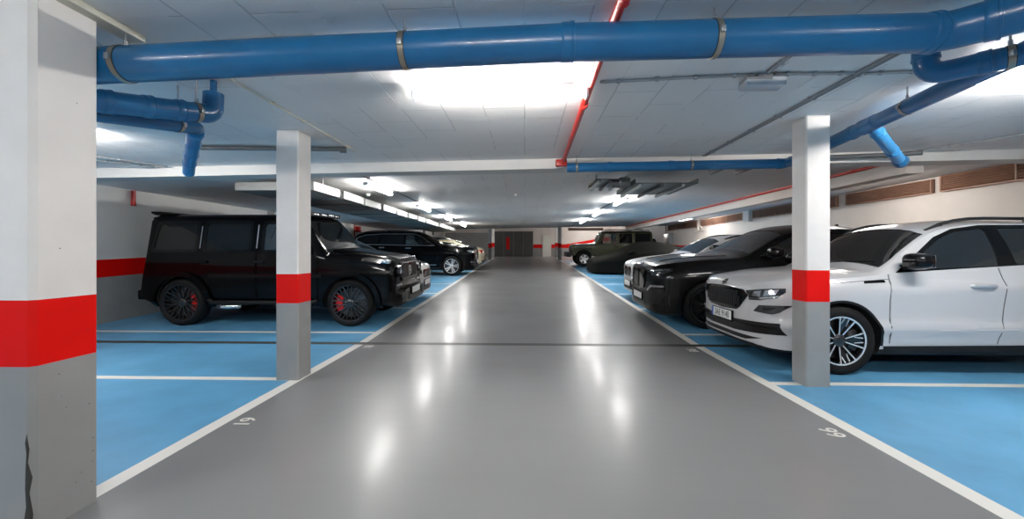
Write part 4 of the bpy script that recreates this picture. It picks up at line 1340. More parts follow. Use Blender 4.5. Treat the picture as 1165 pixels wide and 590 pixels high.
def ceiling_mat(name, col, joint):
    """whitewashed hollow-block slab: block joints and trowelled patches"""
    m, nt, b = new_mat(name)
    tc = nt.nodes.new('ShaderNodeTexCoord')
    mp = nt.nodes.new('ShaderNodeMapping')
    mp.inputs['Rotation'].default_value = (0, 0, PI / 2)
    nt.links.new(tc.outputs['Object'], mp.inputs['Vector'])
    br = nt.nodes.new('ShaderNodeTexBrick')
    br.inputs['Scale'].default_value = 1.0
    br.inputs['Brick Width'].default_value = .62
    br.inputs['Row Height'].default_value = .36
    br.inputs['Mortar Size'].default_value = .006
    br.inputs['Mortar Smooth'].default_value = .4
    br.offset = .5
    nt.links.new(mp.outputs['Vector'], br.inputs['Vector'])
    n = nt.nodes.new('ShaderNodeTexNoise')
    n.inputs['Scale'].default_value = 1.3
    n.inputs['Detail'].default_value = 5
    nt.links.new(tc.outputs['Object'], n.inputs['Vector'])
    g = nt.nodes.new('ShaderNodeMath')
    g.operation = 'GREATER_THAN'
    g.inputs[1].default_value = .5
    nt.links.new(n.outputs['Fac'], g.inputs[0])
    ml = nt.nodes.new('ShaderNodeMath')
    ml.operation = 'MULTIPLY'
    ml.inputs[1].default_value = joint
    nt.links.new(br.outputs['Fac'], ml.inputs[0])
    m2 = nt.nodes.new('ShaderNodeMath')
    m2.operation = 'MULTIPLY'
    nt.links.new(ml.outputs[0], m2.inputs[0])
    nt.links.new(g.outputs[0], m2.inputs[1])
    r = nt.nodes.new('ShaderNodeValToRGB')
    r.color_ramp.elements[0].position, r.color_ramp.elements[1].position = .25, .75
    r.color_ramp.elements[0].color = tuple(c * .93 for c in col) + (1,)
    r.color_ramp.elements[1].color = tuple(min(1, c * 1.04) for c in col) + (1,)
    n5 = nt.nodes.new('ShaderNodeTexNoise')
    n5.inputs['Scale'].default_value = .7
    n5.inputs['Detail'].default_value = 6
    nt.links.new(tc.outputs['Object'], n5.inputs['Vector'])
    nt.links.new(n5.outputs['Fac'], r.inputs['Fac'])
    mx = nt.nodes.new('ShaderNodeMix')
    mx.data_type = 'RGBA'
    nt.links.new(m2.outputs[0], mx.inputs['Factor'])
    nt.links.new(r.outputs['Color'], mx.inputs['A'])
    mx.inputs['B'].default_value = (.30, .30, .31, 1)
    nt.links.new(mx.outputs['Result'], b.inputs['Base Color'])
    bp = nt.nodes.new('ShaderNodeBump')
    bp.inputs['Strength'].default_value = .5
    bp.inputs['Distance'].default_value = .012
    bp.invert = True
    nt.links.new(br.outputs['Fac'], bp.inputs['Height'])
    n4 = nt.nodes.new('ShaderNodeTexNoise')
    n4.inputs['Scale'].default_value = 9
    n4.inputs['Detail'].default_value = 4
    nt.links.new(tc.outputs['Object'], n4.inputs['Vector'])
    bp2 = nt.nodes.new('ShaderNodeBump')
    bp2.inputs['Strength'].default_value = .25
    bp2.inputs['Distance'].default_value = .01
    nt.links.new(n4.outputs['Fac'], bp2.inputs['Height'])
    nt.links.new(bp.outputs['Normal'], bp2.inputs['Normal'])
    nt.links.new(bp2.outputs['Normal'], b.inputs['Normal'])
    b.inputs['Roughness'].default_value = .55
    return m


GREY, BLUE, LINE = (.205, .205, .208), (.12, .35, .57), (.78, .75, .70)
M['floor_grey'] = floor_mat('grey_epoxy_floor', GREY, .315, .05, .035)
M['floor_blue'] = floor_mat('blue_epoxy_floor', BLUE, .38, .2, .02)
M['floor_line'] = floor_mat('white_floor_line', LINE, .4, .05)
M['floor_joint'] = pbr('floor_expansion_joint', (.045, .042, .038), .5)
M['ceiling'] = ceiling_mat('whitewashed_block_ceiling', (.86, .845, .825), .4)
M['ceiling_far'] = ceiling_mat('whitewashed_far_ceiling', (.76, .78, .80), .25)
M['white_wall'] = pbr('white_wall_paint', (.72, .70, .67), .6, noise=.05, nscale=1.5, bump=.15, bscale=12)
M['warm_wall'] = pbr('cream_wall_paint', (.70, .64, .59), .6, noise=.05, nscale=1.5, bump=.15, bscale=12)
M['band_red'] = pbr('red_band_paint', (.70, .004, .002), .45, noise=.06, nscale=3, spec=.15)
M['base_grey'] = pbr('grey_base_paint', (.27, .27, .265), .5, noise=.08, nscale=3)
M['col_white'] = pbr('white_column_paint', (.74, .71, .68), .55, noise=.04, nscale=4, bump=.15, bscale=25)
M['dark_panel'] = pbr('dark_grey_shutter', (.065, .065, .062), .5, noise=.12, nscale=2)
M['door_grey'] = pbr('pale_door_paint', (.74, .75, .68), .5)
M['panel_grey'] = pbr('mid_grey_panel', (.30, .30, .29), .5, noise=.12, nscale=2)
M['pipe_blue'] = pbr('blue_pvc_pipe', (.006, .115, .28), .32, 0, .2, noise=.10, nscale=5, bump=.05, bscale=20)
M['pipe_blue_light'] = pbr('light_blue_pvc_pipe', (.03, .22, .47), .32, 0, .2)
M['pipe_red'] = pbr('red_fire_pipe', (.50, .018, .012), .35)
M['tray'] = pbr('dull_tray_steel', (.15, .175, .175), .45, .3)
M['galv'] = pbr('galvanised_steel', (.42, .43, .44), .35, .8, noise=.15, nscale=15)
M['clamp'] = pbr('pipe_clamp_steel', (.33, .30, .25), .35, .8)
M['rubber_grey'] = pbr('clamp_rubber', (.03, .03, .03), .7)
M['conduit'] = pbr('grey_pvc_conduit', (.32, .33, .34), .45)
M['conduit_dark'] = pbr('dark_grey_pvc_pipe', (.10, .105, .11), .45)
M['trunking'] = pbr('ivory_trunking', (.62, .60, .50), .5)
M['housing'] = pbr('fixture_housing', (.75, .75, .75), .4)
M['duct'] = pbr('white_duct_sheet', (.19, .195, .19), .4, .2)
M['duct_dark'] = pbr('duct_joint_dark', (.03, .03, .03), .7)
M['louver'] = pbr('brown_wood_louver', (.36, .20, .14), .5, noise=.15, nscale=4)
M['louver_dark'] = pbr('louver_back', (.05, .028, .02), .8)
M['tag_white'] = pbr('white_plastic', (.75, .75, .75), .4)
M['scuff'] = pbr('bare_dark_scuff', (.025, .024, .022), .8)
M['light_near'] = pbr('lit_tube_diffuser', (.9, .9, .9), .4, emit=(1, .97, .93), estr=LIGHT)
M['light_fill'] = pbr('fill_lamp_diffuser', (.9, .9, .9), .4, emit=(1, .95, .9), estr=LIGHT * .4)
M['light_view'] = pbr('lit_tube_diffuser_strong', (.9, .9, .9), .4, emit=(1, .97, .93), estr=LIGHT * 1.45)
M['light_far'] = pbr('lit_tube_diffuser_cool', (.9, .9, .9), .4, emit=(1, .98, .95), estr=LIGHT * .9)

SLOPE, YJ, YP = .033, 6.0, 31.8


def fz(y):
    return 0.0 if y < YJ else SLOPE * (min(y, YP) - YJ)


def cz(x):
    return 2.566 + .0145 * x


# ------------------------------------------------------------------ floor
XW, XE, YS, YN = -7.4, 7.6, -6.0, 38.0
LX = [(-2.375, -2.262), (2.33, 2.443)]
ST = [-2.8, -.45, 1.9, 4.24, 6.60, 8.95, 11.3, 13.65, 16.0, 18.35, 20.7, 23.05, 25.4]
xb = [XW, LX[0][0], LX[0][1], LX[1][0], LX[1][1], XE]
yb = [YS]
for s in ST:
    yb += [s - .05, s + .05]
yb += [5.84, 5.99, YJ, 28.0, YP, YN]
yb = sorted(set(yb))
bm = bmesh.new()
g = {}
for i, x in enumerate(xb):
    for j, y in enumerate(yb):
        g[i, j] = bm.verts.new((x, y, fz(y)))
for i in range(len(xb) - 1):
    for j in range(len(yb) - 1):
        f = bm.faces.new((g[i, j], g[i + 1, j], g[i + 1, j + 1], g[i, j + 1]))
        yc = (yb[j] + yb[j + 1]) / 2
        if 5.84 < yc < 5.99:
            k = 3
        elif i == 2:
            k = 0
        elif yc > 28.0:
            k = 0 if i in (0, 2, 4) else 2
            if yc > YP:
                k = 0
        elif i in (1, 3):
            k = 2
        else:
            k = 1
            if any(abs(yc - s) < .05 for s in ST):
                k = 2
        f.material_index = k
floor = structure(finish(bm, 'floor', [M['floor_grey'], M['floor_blue'], M['floor_line'], M['floor_joint']], smooth=False))
for f in floor.data.polygons:
    if f.normal.z < 0:
        f.flip()
bm = bmesh.new()
add_box(bm, (XW - .3, YS, -.3), (XE + .3, YJ, -.05))
structure(finish(bm, 'trim_1', M['base_grey'], smooth=False))


def bay_number(s, x, y, left):
    if left:   # reads from the lane, tops toward the left wall
        mt = Matrix(((0, -1, 0, x), (1, 0, 0, y), (0, 0, 1, fz(y) + .002), (0, 0, 0, 1)))
    else:
        mt = Matrix(((0, 1, 0, x), (-1, 0, 0, y), (0, 0, 1, fz(y) + .002), (0, 0, 0, 1)))
    o = text_obj('bay_number', s, .17, M['floor_line'], floor, mt, sx=.95, depth=.0008, offset=.008)
    o['label'] = 'white painted bay number ' + s
    return o


bay_number('19', -2.13, 3.16, True)
bay_number('18', -2.13, 5.70, True)
bay_number('99', 2.20, 3.10, False)
bay_number('98', 2.20, 5.62, False)

# ------------------------------------------------------------------ ceiling, beam
bm = bmesh.new()
v = add_box(bm, (XW - .3, YS, 0), (XE + .3, 22.7, .25))
for q in v:
    q.co.z += cz(q.co.x)
ceil = structure(finish(bm, 'ceiling', M['ceiling'], smooth=False))
bm = bmesh.new()
add_box(bm, (XW - .3, 22.7, 3.7), (XE + .3, YN + .3, 3.9))
add_box(bm, (XW - .3, 22.5, 2.75), (XE + .3, 22.72, 3.9))
structure(finish(bm, 'trim_2', M['ceiling_far'], smooth=False))
bm = bmesh.new()
v = add_box(bm, (XW, 5.80, -.135), (XE, 6.12, .0))
for q in v:
    q.co.z += cz(q.co.x)
structure(finish(bm, 'trim_3', M['white_wall'], smooth=False))          # downstand beam over the floor joint
bm = bmesh.new()
v = add_box(bm, (5.38, 6.12, -.24), (5.62, 22.7, .0))
for q in v:
    q.co.z += cz(q.co.x)
structure(finish(bm, 'trim_4', M['warm_wall'], smooth=False))           # long beam beside the louvres


# ------------------------------------------------------------------ walls
def banded_wall(name, x0, x1, side, upper, ztop):
    bm = bmesh.new()
    ys = [YS, YJ, YP, YN]
    zs = [0, .81, 1.12, None]
    for j in range(3):
        for k in range(3):
            a, b = ys[j], ys[j + 1]
            za = [fz(a) + (zs[k] if zs[k] is not None else 0), fz(b) + zs[k]]
            zb = [ztop if zs[k + 1] is None else fz(a) + zs[k + 1], ztop if zs[k + 1] is None else fz(b) + zs[k + 1]]
            vs = []
            for x in (x0, x1):
                vs += [bm.verts.new((x, a, za[0] - (.3 if k == 0 else 0))), bm.verts.new((x, b, za[1] - (.3 if k == 0 else 0))), bm.verts.new((x, b, zb[1])), bm.verts.new((x, a, zb[0]))]
            for q in ((0, 1, 2, 3), (7, 6, 5, 4), (0, 4, 5, 1), (1, 5, 6, 2), (2, 6, 7, 3), (3, 7, 4, 0)):
                bm.faces.new([vs[i] for i in q]).material_index = k
    bmesh.ops.recalc_face_normals(bm, faces=bm.faces[:])
    return structure(finish(bm, name, [M['base_grey'], M['band_red'], upper], smooth=False))


banded_wall('wall_left', XW - .25, XW, 'l', M['white_wall'], 3.9)
banded_wall('wall_right', XE, XE + .25, 'r', M['warm_wall'], 3.9)
bm = bmesh.new()
add_box(bm, (XW, YS - .25, -.3), (XE, YS, 2.9))
structure(finish(bm, 'wall_front', M['white_wall'], smooth=False))
zf = fz(YN)
bm = bmesh.new()
add_box(bm, (XW, YN, zf + 1.10), (XE, YN + .25, 3.9), mi=0)
add_box(bm, (XW, YN, zf + .76), (XE, YN + .25, zf + 1.10), mi=1)
add_box(bm, (XW, YN, 0), (XE, YN + .25, zf + .76), mi=2)
wb = structure(finish(bm, 'wall_back', [M['warm_wall'], M['band_red'], M['base_grey']], smooth=False))
# big dark shutter with the red figure, pale door, dark vent slot
bm = bmesh.new()
add_box(bm, (-2.78, YN - .06, zf), (.74, YN, 3.12), mi=0)
sh = structure(finish(bm, 'door_1', M['dark_panel'], smooth=False))
for k in range(5):
    bm = bmesh.new()
    x = -2.78 + k * .88
    add_box(bm, (x - .012, YN - .075, zf), (x + .012, YN - .06, 3.12))
    finish(bm, 'panel_joint', M['base_grey'], sh, smooth=False)
mt = Matrix(((1, 0, 0, -1.52), (0, 0, -1, YN - .085), (0, 1, 0, 1.98), (0, 0, 0, 1)))
o = text_obj('painted_number', '1', 1.55, M['band_red'], sh, mt, sx=1.5, depth=.004, offset=.012)
o['label'] = 'red painted figure 1'
bm = bmesh.new()
add_box(bm, (-7.2, YN - .05, zf), (-3.05, YN, 3.0), mi=0)
structure(finish(bm, 'door_3', M['panel_grey'], smooth=False))
bm = bmesh.new()
add_box(bm, (1.66, YN - .05, zf), (2.30, YN, zf + 1.90), .006)
d2 = structure(finish(bm, 'door_2', M['door_grey'], smooth=False))
bm = bmesh.new()
for a, b in (((1.58, zf), (1.66, zf + 1.96)), ((2.30, zf), (2.38, zf + 1.96)), ((1.58, zf + 1.90), (2.38, zf + 1.98))):
    add_box(bm, (a[0], YN - .07, a[1]), (b[0], YN, b[1]), .004)
finish(bm, 'door_frame', M['warm_wall'], d2, smooth=False)
bm = bmesh.new()
add_lathe(bm, [(.02, YN - .10), (.02, YN - .05), (.001, YN - .05)], 12, center=(1.72, 0, zf + .95))
finish(bm, 'door_handle', M['plastic'], d2)
bm = bmesh.new()
add_prism(bm, [(3.2, zf + .80), (3.2, zf + 1.02), (7.6, zf + 1.78), (7.6, zf + 1.44)], 'y', YN - .03, YN - .0)
finish(bm, 'red_band', M['band_red'], wb, smooth=False)
bm = bmesh.new()
add_box(bm, (3.9, YN - .06, 3.18), (7.0, YN, 3.42), .01)
vent = finish(bm, 'vent_slot', M['louver_dark'], smooth=False)
tag(vent, 'long dark vent slot high on the far end wall', 'vent')

# skirting of the left wall near the columns : dark recess line and piers
for y in (11.9, 17.2):
    bm = bmesh.new()
    add_box(bm, (XW, y, fz(y)), (XW + .22, y + .3, 2.44), .01)
    structure(finish(bm, 'trim_5' if y < 12 else 'trim_6', M['white_wall'], smooth=False))


# ------------------------------------------------------------------ columns
def column(label, x0, x1, y0, y1, zb0, zb1, ztop, cham=.012):
    z0 = min(fz(y0), fz(y1))
    bm = bmesh.new()
    c = cham
    plan = [(x0 + c, y0), (x1 - c, y0), (x1, y0 + c), (x1, y1 - c), (x1 - c, y1), (x0 + c, y1), (x0, y1 - c), (x0, y0 + c)]
    lv = [z0, zb0, zb1, ztop]
    rings = [[bm.verts.new((x, y, z)) for x, y in plan] for z in lv]
    for k in range(3):
        for j in range(8):
            bm.faces.new((rings[k][j], rings[k][(j + 1) % 8], rings[k + 1][(j + 1) % 8], rings[k + 1][j])).material_index = k
    bm.faces.new(rings[0][::-1])
    bm.faces.new(rings[-1]).material_index = 2
    o = finish(bm, 'concrete_column', [M['base_grey'], M['band_red'], M['col_white']], smooth=False)
    tag(o, label, 'column', 'red banded columns')
    return o


c0 = column('nearest big column at the left edge with a dark chipped corner', -2.475, -2.237, 1.850, 2.159, .775, 1.078, cz(-2.3), .022)
column('white column with red band in front of the boxy black off-roader', -2.519, -2.287, 4.195, 4.455, .778, 1.073, cz(-2.4))
column('white column with red band in front of the white SUV', 2.704, 2.936, 4.140, 4.365, .817, 1.12, cz(2.8))
for x0, x1, nm in ((-2.50, -2.27, 'left'), (2.27, 2.50, 'right')):
    for y, wh in ((28.8, 'nearer'), (31.6, 'farther')):
        b = fz(y)
        column('%s of the two far columns on the %s of the lane' % (wh, nm), x0, x1, y, y + .25, b + .80, b + 1.11, 3.7)
# chipped corner of the nearest column
bm = bmesh.new()
pts = [(.006, .30), (.012, .38), (.004, .43), (.014, .47), (.022, .40), (.018, .34), (.030, .27), (.022, .20), (.032, .10), (.026, .0), (.008, .0), (0, .09), (.010, .14), (.004, .22)]
add_prism(bm, [(-2.272 + u * .8, z) for u, z in pts], 'y', 1.8485, 1.88)
o = finish(bm, 'chipped_patch', M['scuff'], c0, smooth=False)
o['label'] = 'dark chipped patch on the column corner'
random.seed(9)
for k in range(16):
    bm = bmesh.new()
    y, z, r = random.uniform(1.94, 2.14), random.uniform(.1, 2.2), random.uniform(.0015, .003)
    add_lathe(bm, [(r, -2.2375), (r, -2.2362), (.0002, -2.2362)], 8, center=(0, y, z), axis='x')
    finish(bm, 'surface_pit', M['scuff'], c0, smooth=False)


# ------------------------------------------------------------------ pipes
def bent(pts, rad):
    pts = [Vector(p) for p in pts]
    out = [pts[0]]
    for i in range(1, len(pts) - 1):
        out += arc_path(pts[i - 1], pts[i], pts[i + 1], rad)
    out.append(pts[-1])
    return out


def collar(parent, p, d, r, L=.07, mat='pipe_blue', name='collar'):
    p, d = Vector(p), Vector(d).normalized()
    bm = bmesh.new()
    a = p - d * L / 2
    pts = [a, a + d * .008, a + d * .02, a + d * (L * .75), a + d * (L * .78), a + d * (L * .97), a + d * L]
    rr = [r * 1.0, r * 1.055, r * 1.06, r * 1.06, r * 1.10, r * 1.10, r * 1.0]
    add_tube(bm, pts, r, 28, radii=rr)
    return finish(bm, name, M[mat], parent)


def clamp(parent, p, d, r, ztop):
    p, d = Vector(p), Vector(d).normalized()
    bm = bmesh.new()
    add_tube(bm, [p - d * .014, p + d * .014], r * 1.05, 28)
    c = finish(bm, 'pipe_clamp', M['clamp'], parent)
    bm = bmesh.new()
    add_tube(bm, [p - d * .018, p + d * .018], r * 1.022, 28)
    finish(bm, 'clamp_lining', M['rubber_grey'], c)
    if ztop > p.z + r + .02:
        bm = bmesh.new()
        add_tube(bm, [(p.x, p.y, p.z + r), (p.x, p.y, ztop)], .006, 8)
        add_tube(bm, [(p.x, p.y, p.z + r), (p.x, p.y, p.z + r + .03)], .011, 6)
        finish(bm, 'threaded_rod', M['galv'], c)
    a, b = frame_of(d)
    for s in (-1, 1):
        bm = bmesh.new()
        q = p + a * s * r * 1.06
        add_box(bm, (q.x - .012, q.y - .012, q.z - .016), (q.x + .012, q.y + .012, q.z + .016), .003)
        finish(bm, 'clamp_bolt', M['galv'], c)


def pipe_tube(parent, pts, r, mat='pipe_blue', n=28, name='pipe'):
    bm = bmesh.new()
    add_tube(bm, pts, r, n)
    return finish(bm, name, M[mat], parent)


RM = .0945
mp_ = [Vector(p) for p in [(-4.9, 2.25, 2.235), (-2.37, 2.25, 2.32), (.22, 2.25, 2.408), (2.16, 2.25, 2.432), (2.60, 1.84, 2.437), (3.9, .62, 2.445)]]
t = thing('drain_pipe', 'large blue drain pipe crossing the whole ceiling in front', 'pipe', (0, 2.25, 2.3))


def to_local(o, pts):
    return [Vector(p) - Vector(o.location) for p in pts]


MP = to_local(t, mp_)
path = MP[:3] + arc_path(MP[2], MP[3], MP[4], .16, 6) + MP[4:]
pipe_tube(t, path, RM)
off = Vector(t.location)
for x in (.224,):
    z = 2.408
    collar(t, Vector((x, 2.25, z)) - off, (1, 0, .02), RM)
collar(t, Vector((2.09, 2.25, 2.431)) - off, (1, 0, .01), RM, .06)
d45 = (mp_[4] - mp_[3]).normalized()
collar(t, mp_[3] + d45 * .17 - off, d45, RM, .06)
for x, z in ((-2.19, 2.326), (-.645, 2.379), (.995, 2.418)):
    clamp(t, Vector((x, 2.25, z)) - off, (1, 0, .03), RM, cz(x) - off.z)
bm = bmesh.new()
pts = []
for k in range(7):
    a = -.5 + k * .16
    pts.append(a)
A = [bm.verts.new(Vector((-2.36, 2.25 - (RM + .001) * math.cos(a), 2.3205 + (RM + .001) * math.sin(a))) - off) for a in pts[1:5]]
B = [bm.verts.new(Vector((-2.315 - .006 * (k % 2), 2.25 - (RM + .001) * math.cos(a), 2.322 + (RM + .001) * math.sin(a))) - off) for k, a in enumerate(pts[1:5])]
for k in range(3):
    bm.faces.new((A[k], A[k + 1], B[k + 1], B[k]))
finish(bm, 'sticker', M['tag_white'], t)['label'] = 'small white sticker on the pipe'

# second pipe under the main one, right
t = thing('drain_pipe', 'short blue elbow pipe dropping from the ceiling under the big pipe bend', 'pipe', (2.45, 2.62, 2.4))
off = Vector(t.location)
P2 = [(2.455, 2.66, cz(2.4)), (2.455, 2.66, 2.375), (2.62, 2.53, 2.385), (3.05, 2.16, 2.40), (3.75, 1.55, 2.41)]
P2 = [Vector(p) - off for p in P2]
pipe_tube(t, [P2[0]] + arc_path(P2[0], P2[1], P2[2], .09, 7) + P2[2:], .062)
dd = (P2[3] - P2[2])
collar(t, P2[2] + dd.normalized() * .03, dd, .063, .06)
clamp(t, P2[2] + dd.normalized() * .13, dd, .063, cz(2.7) - off.z)
collar(t, P2[2] + dd.normalized() * .42, dd, .063, .06)
collar(t, Vector((2.455, 2.66, 2.50)) - off, (0, 0, -1), .063, .06)

# long diagonal pipe running along the bays and then along the beam
t = thing('drain_pipe', 'long thin blue pipe running diagonally along the right bays and along the beam', 'pipe', (3.4, 5.5, 2.45))
off = Vector(t.location)
D0, D1, D2 = Vector((2.62, 1.0, 2.45)) - off, Vector((3.42, 5.62, 2.45)) - off, Vector((.56, 5.64, 2.415)) - off
pipe_tube(t, [D0] + arc_path(D0, D1, D2, .10, 7) + [D2], .062)
dd = D1 - D0
for Y in (3.45,):
    p = D0 + dd * ((Y - 1.0) / 4.62)
    clamp(t, p, dd, .062, cz(3.1) - off.z)
tee = D0 + dd * ((3.92 - 1.0) / 4.62)
collar(t, tee, dd, .064, .22)
collar(t, tee + dd.normalized() * .24, dd, .063, .07)
de = D2 - D1
for k in (.03, .52, .80):
    collar(t, D1 + de * k, de, .063, .07)
for k in (.43, .955):
    clamp(t, D1 + de * k, de, .062, cz(2) - off.z)
br = [tee + Vector((0, 0, 0)), tee + Vector((.16, .12, -.035)), tee + Vector((.80, .62, -.20)), tee + Vector((.92, .72, -.18))]
b = pipe_tube(t, [br[0]] + arc_path(br[0], br[1], br[2], .03, 3) + [br[2], br[3]], .055, 'pipe_blue_light', name='branch_pipe')
b['label'] = 'light blue branch pipe'
collar(b, br[1], br[2] - br[1], .056, .07, 'pipe_blue_light')
collar(b, br[1] + (br[2] - br[1]) * .62, br[2] - br[1], .056, .05, 'pipe_blue_light')
collar(b, br[2], br[2] - br[1], .057, .10, 'pipe_blue')
t = thing('drain_pipe', 'dark grey pipe behind the right column meeting the light blue branch', 'pipe', (4.4, 5.7, 2.55))
pipe_tube(t, [(-.9, .0, -.02), (-.2, .0, .0), (.35, -.1, 0.0), (.55, -.3, -.02)], .03, 'conduit_dark', 14)
collar(t, (.3, -.08, 0), (1, -.2, 0), .032, .08, 'conduit_dark')

# left pair of pipes
t = thing('drain_pipe', 'blue pipe with a capped elbow beside the nearest left column', 'pipe', (-2.4, 2.6, 2.3))
off = Vector(t.location)
Q = [Vector(p) - off for p in [(-3.0, 1.75, 2.09), (-2.52, 2.36, 2.175), (-2.25, 2.98, 2.29), (-2.25, 2.985, 2.44)]]
pipe_tube(t, Q[:2] + arc_path(Q[1], Q[2], Q[3], .075, 7) + [Q[3]], .066)
bm = bmesh.new()
add_tube(bm, [Q[3], Q[3] + Vector((0, 0, .12))], .022, 12)
finish(bm, 'rod_cap', M['pipe_blue'], t)
dd = Q[2] - Q[1]
for k in (.12, .42, .68):
    collar(t, Q[1] + dd * k, dd, .067, .06)
clamp(t, Q[1] + dd * .84, dd, .066, cz(-2.3) - off.z)
t = thing('drain_pipe', 'lower blue pipe ending in a light blue drop at the left', 'pipe', (-2.6, 3.1, 2.25))
off = Vector(t.location)
Q = [Vector(p) - off for p in [(-2.62, 2.42, 2.13), (-2.55, 3.20, 2.262), (-3.55, 4.36, 2.21), (-3.62, 4.44, 2.15)]]
pipe_tube(t, [Q[0]] + arc_path(Q[0], Q[1], Q[2], .07, 7), .052)
b = pipe_tube(t, [Q[1] + (Q[2] - Q[1]) * .07, Q[2], Q[3]], .056, 'pipe_blue_light', name='branch_pipe')
b['label'] = 'light blue sloping end pipe'
for k in (.1, .33, .62, .9):
    collar(b, Q[1] + (Q[2] - Q[1]) * k, Q[2] - Q[1], .057, .05, 'pipe_blue_light')
clamp(t, Q[0] + (Q[1] - Q[0]) * .80, Q[1] - Q[0], .052, cz(-2.5) - off.z)
t = thing('drain_pipe', 'dark grey horizontal pipe between the light blue drop and the left column', 'pipe', (-3, 4.8, 2.49))
pipe_tube(t, [(-.78, -.12, -.01), (.9, .1, .01)], .025, 'conduit_dark', 14)
for x in (-.7, .2, .86):
    collar(t, (x, .1 * x / .8, .0), (1, .13, 0), .027, .07, 'conduit_dark')

# red fire pipe
t = thing('fire_pipe', 'thin red fire pipe along the ceiling above the lane', 'pipe', (.48, 3.5, 2.53))
off = Vector(t.location)
R0, R1 = Vector((.48, .2, 2.546)) - off, Vector((.515, 5.60, 2.50)) - off
pipe_tube(t, [R0, Vector((.485, 2.6, 2.546)) - off, R1], .026, 'pipe_red', 16)
for k in (.35, .62):
    collar(t, R0 + (R1 - R0) * k + Vector((0, 0, .012 if k < .5 else .01)), R1 - R0, .027, .06, 'pipe_red', 'coupling')
bm = bmesh.new()
add_tube(bm, [R1 + Vector((.0, -.03, 0)), R1 + Vector((0, .06, -.01)), R1 + Vector((-.06, .09, -.01))], .036, 14)
add_box(bm, tuple(R1 + Vector((-.10, .03, -.06))), tuple(R1 + Vector((.05, .12, .03))), .012)
finish(bm, 'pipe_elbow', M['pipe_red'], t)
for (x, y, z0, z1, lb) in ((XW + .06, 7.70, 2.17, 2.44, 'short red pipe stub dropping down the left wall behind the off-roader'), (XW + .06, 18.0, 1.9, 2.45, 'tall red pipe with a red box on the far left wall')):
    t = thing('fire_pipe', lb, 'pipe', (x, y, z0))
    pipe_tube(t, [(0, 0, 0), (0, 0, z1 - z0)], .035, 'pipe_red', 14)
    collar(t, (0, 0, .02), (0, 0, 1), .037, .06, 'pipe_red', 'pipe_cap')
    if y > 10:
        bm = bmesh.new()
        add_box(bm, (-.05, .12, .25), (.12, .42, .50), .02)
        finish(bm, 'alarm_box', M['pipe_red'], t)
t = thing('fire_pipe', 'long thin red pipe running along the beam beside the louvres', 'pipe', (5.33, 6.2, 2.62))
pipe_tube(t, [(0, 0, -.02), (0, 8, -.02), (0, 16.3, -.02)], .024, 'pipe_red', 12)
for k in range(5):
    collar(t, (0, .8 + 3.6 * k, -.02), (0, 1, 0), .025, .07, 'pipe_red', 'coupling')


# ------------------------------------------------------------------ conduits and trunking
def conduit(label, pts, r=.010, mat='conduit', saddles=6, n=10, name='conduit'):
    P = [Vector(p) for p in pts]
    t = thing(name, label, 'conduit', tuple(P[0]))
    Q = [p - P[0] for p in P]
    pipe_tube(t, Q, r, mat, n, name='tube')
    tot = sum((b - a).length for a, b in zip(Q[:-1], Q[1:]))
    for k in range(saddles):
        s = tot * (k + .5) / saddles
        for a, b in zip(Q[:-1], Q[1:]):
            l = (b - a).length
            if s <= l:
                p = a + (b - a) * (s / l)
                break
            s -= l
        bm = bmesh.new()
        add_box(bm, (p.x - .014, p.y - .014, p.z - r - .003), (p.x + .014, p.y + .014, p.z + r + .006), .003)
        finish(bm, 'saddle', M[mat], t)
    return t


cl = lambda x, y, d=.014: (x, y, cz(x) - d)
conduit('grey conduit across the ceiling above the big blue pipe, left of the red pipe', [cl(-4.2, 2.47), cl(-2.05, 2.45), cl(-1.4, 2.40), cl(.43, 2.40)], .012, saddles=7)
conduit('grey conduit across the ceiling above the big blue pipe, right of the red pipe', [cl(.54, 2.40), cl(2.4, 2.40), cl(4.2, 2.40)], .012, saddles=6)
conduit('grey conduit from the ceiling lamp to the emergency light', [cl(.56, 3.16), cl(1.2, 3.12), cl(1.66, 3.10)], .010, saddles=4)
conduit('grey conduit running right from the emergency light', [cl(1.80, 3.10), cl(2.38, 3.12)], .010, saddles=3)
conduit('grey conduit across the right bay ending near the elbow pipe', [cl(2.46, 3.13), cl(2.9, 3.12)], .010, saddles=2)
conduit('grey conduit coming toward the camera from the emergency light', [cl(1.735, 3.06), cl(1.735, 2.44)], .014, saddles=2)
conduit('left one of two parallel grey conduits beside the right column', [cl(2.40, 2.44), cl(2.40, 5.76)], .010, saddles=7)
conduit('right one of two parallel grey conduits beside the right column', [cl(2.435, 2.44), cl(2.435, 5.76)], .010, saddles=7)
conduit('thin ceiling cable near the left column going toward the beam', [cl(-2.09, 2.7), cl(-2.06, 5.1)], .007, 'trunking', saddles=5)
conduit('upper of two conduits over the left bays by the beam', [cl(-5.6, 4.5), cl(-4.95, 5.70)], .010, saddles=4)
conduit('lower of two conduits over the left bays by the beam', [cl(-5.9, 4.7), cl(-5.15, 5.72)], .010, saddles=4)
conduit('grey conduit over the white SUV toward the right wall', [cl(5.18, 5.74), cl(5.9, 4.6), cl(6.9, 3.2)], .011, saddles=5)
conduit('grey conduit along the far left lamps', [(-2.62, 6.15, cz(-2.62) - .012), (-2.62, 22.4, cz(-2.62) - .012)], .010, 'conduit_dark', saddles=10)
conduit('grey conduit along the far right lamps', [(2.30, 8.0, cz(2.3) - .012), (2.30, 22.4, cz(2.3) - .012)], .010, 'conduit_dark', saddles=10)
bm = bmesh.new()
add_box(bm, (-2.275, .0, cz(-2.25) - .036), (-2.175, 2.36, cz(-2.25) + .001), .004)
t = finish(bm, 'cable_trunking', M['trunking'], smooth=False)
tag(t, 'ivory cable trunking on the ceiling above the nearest column', 'trunking')

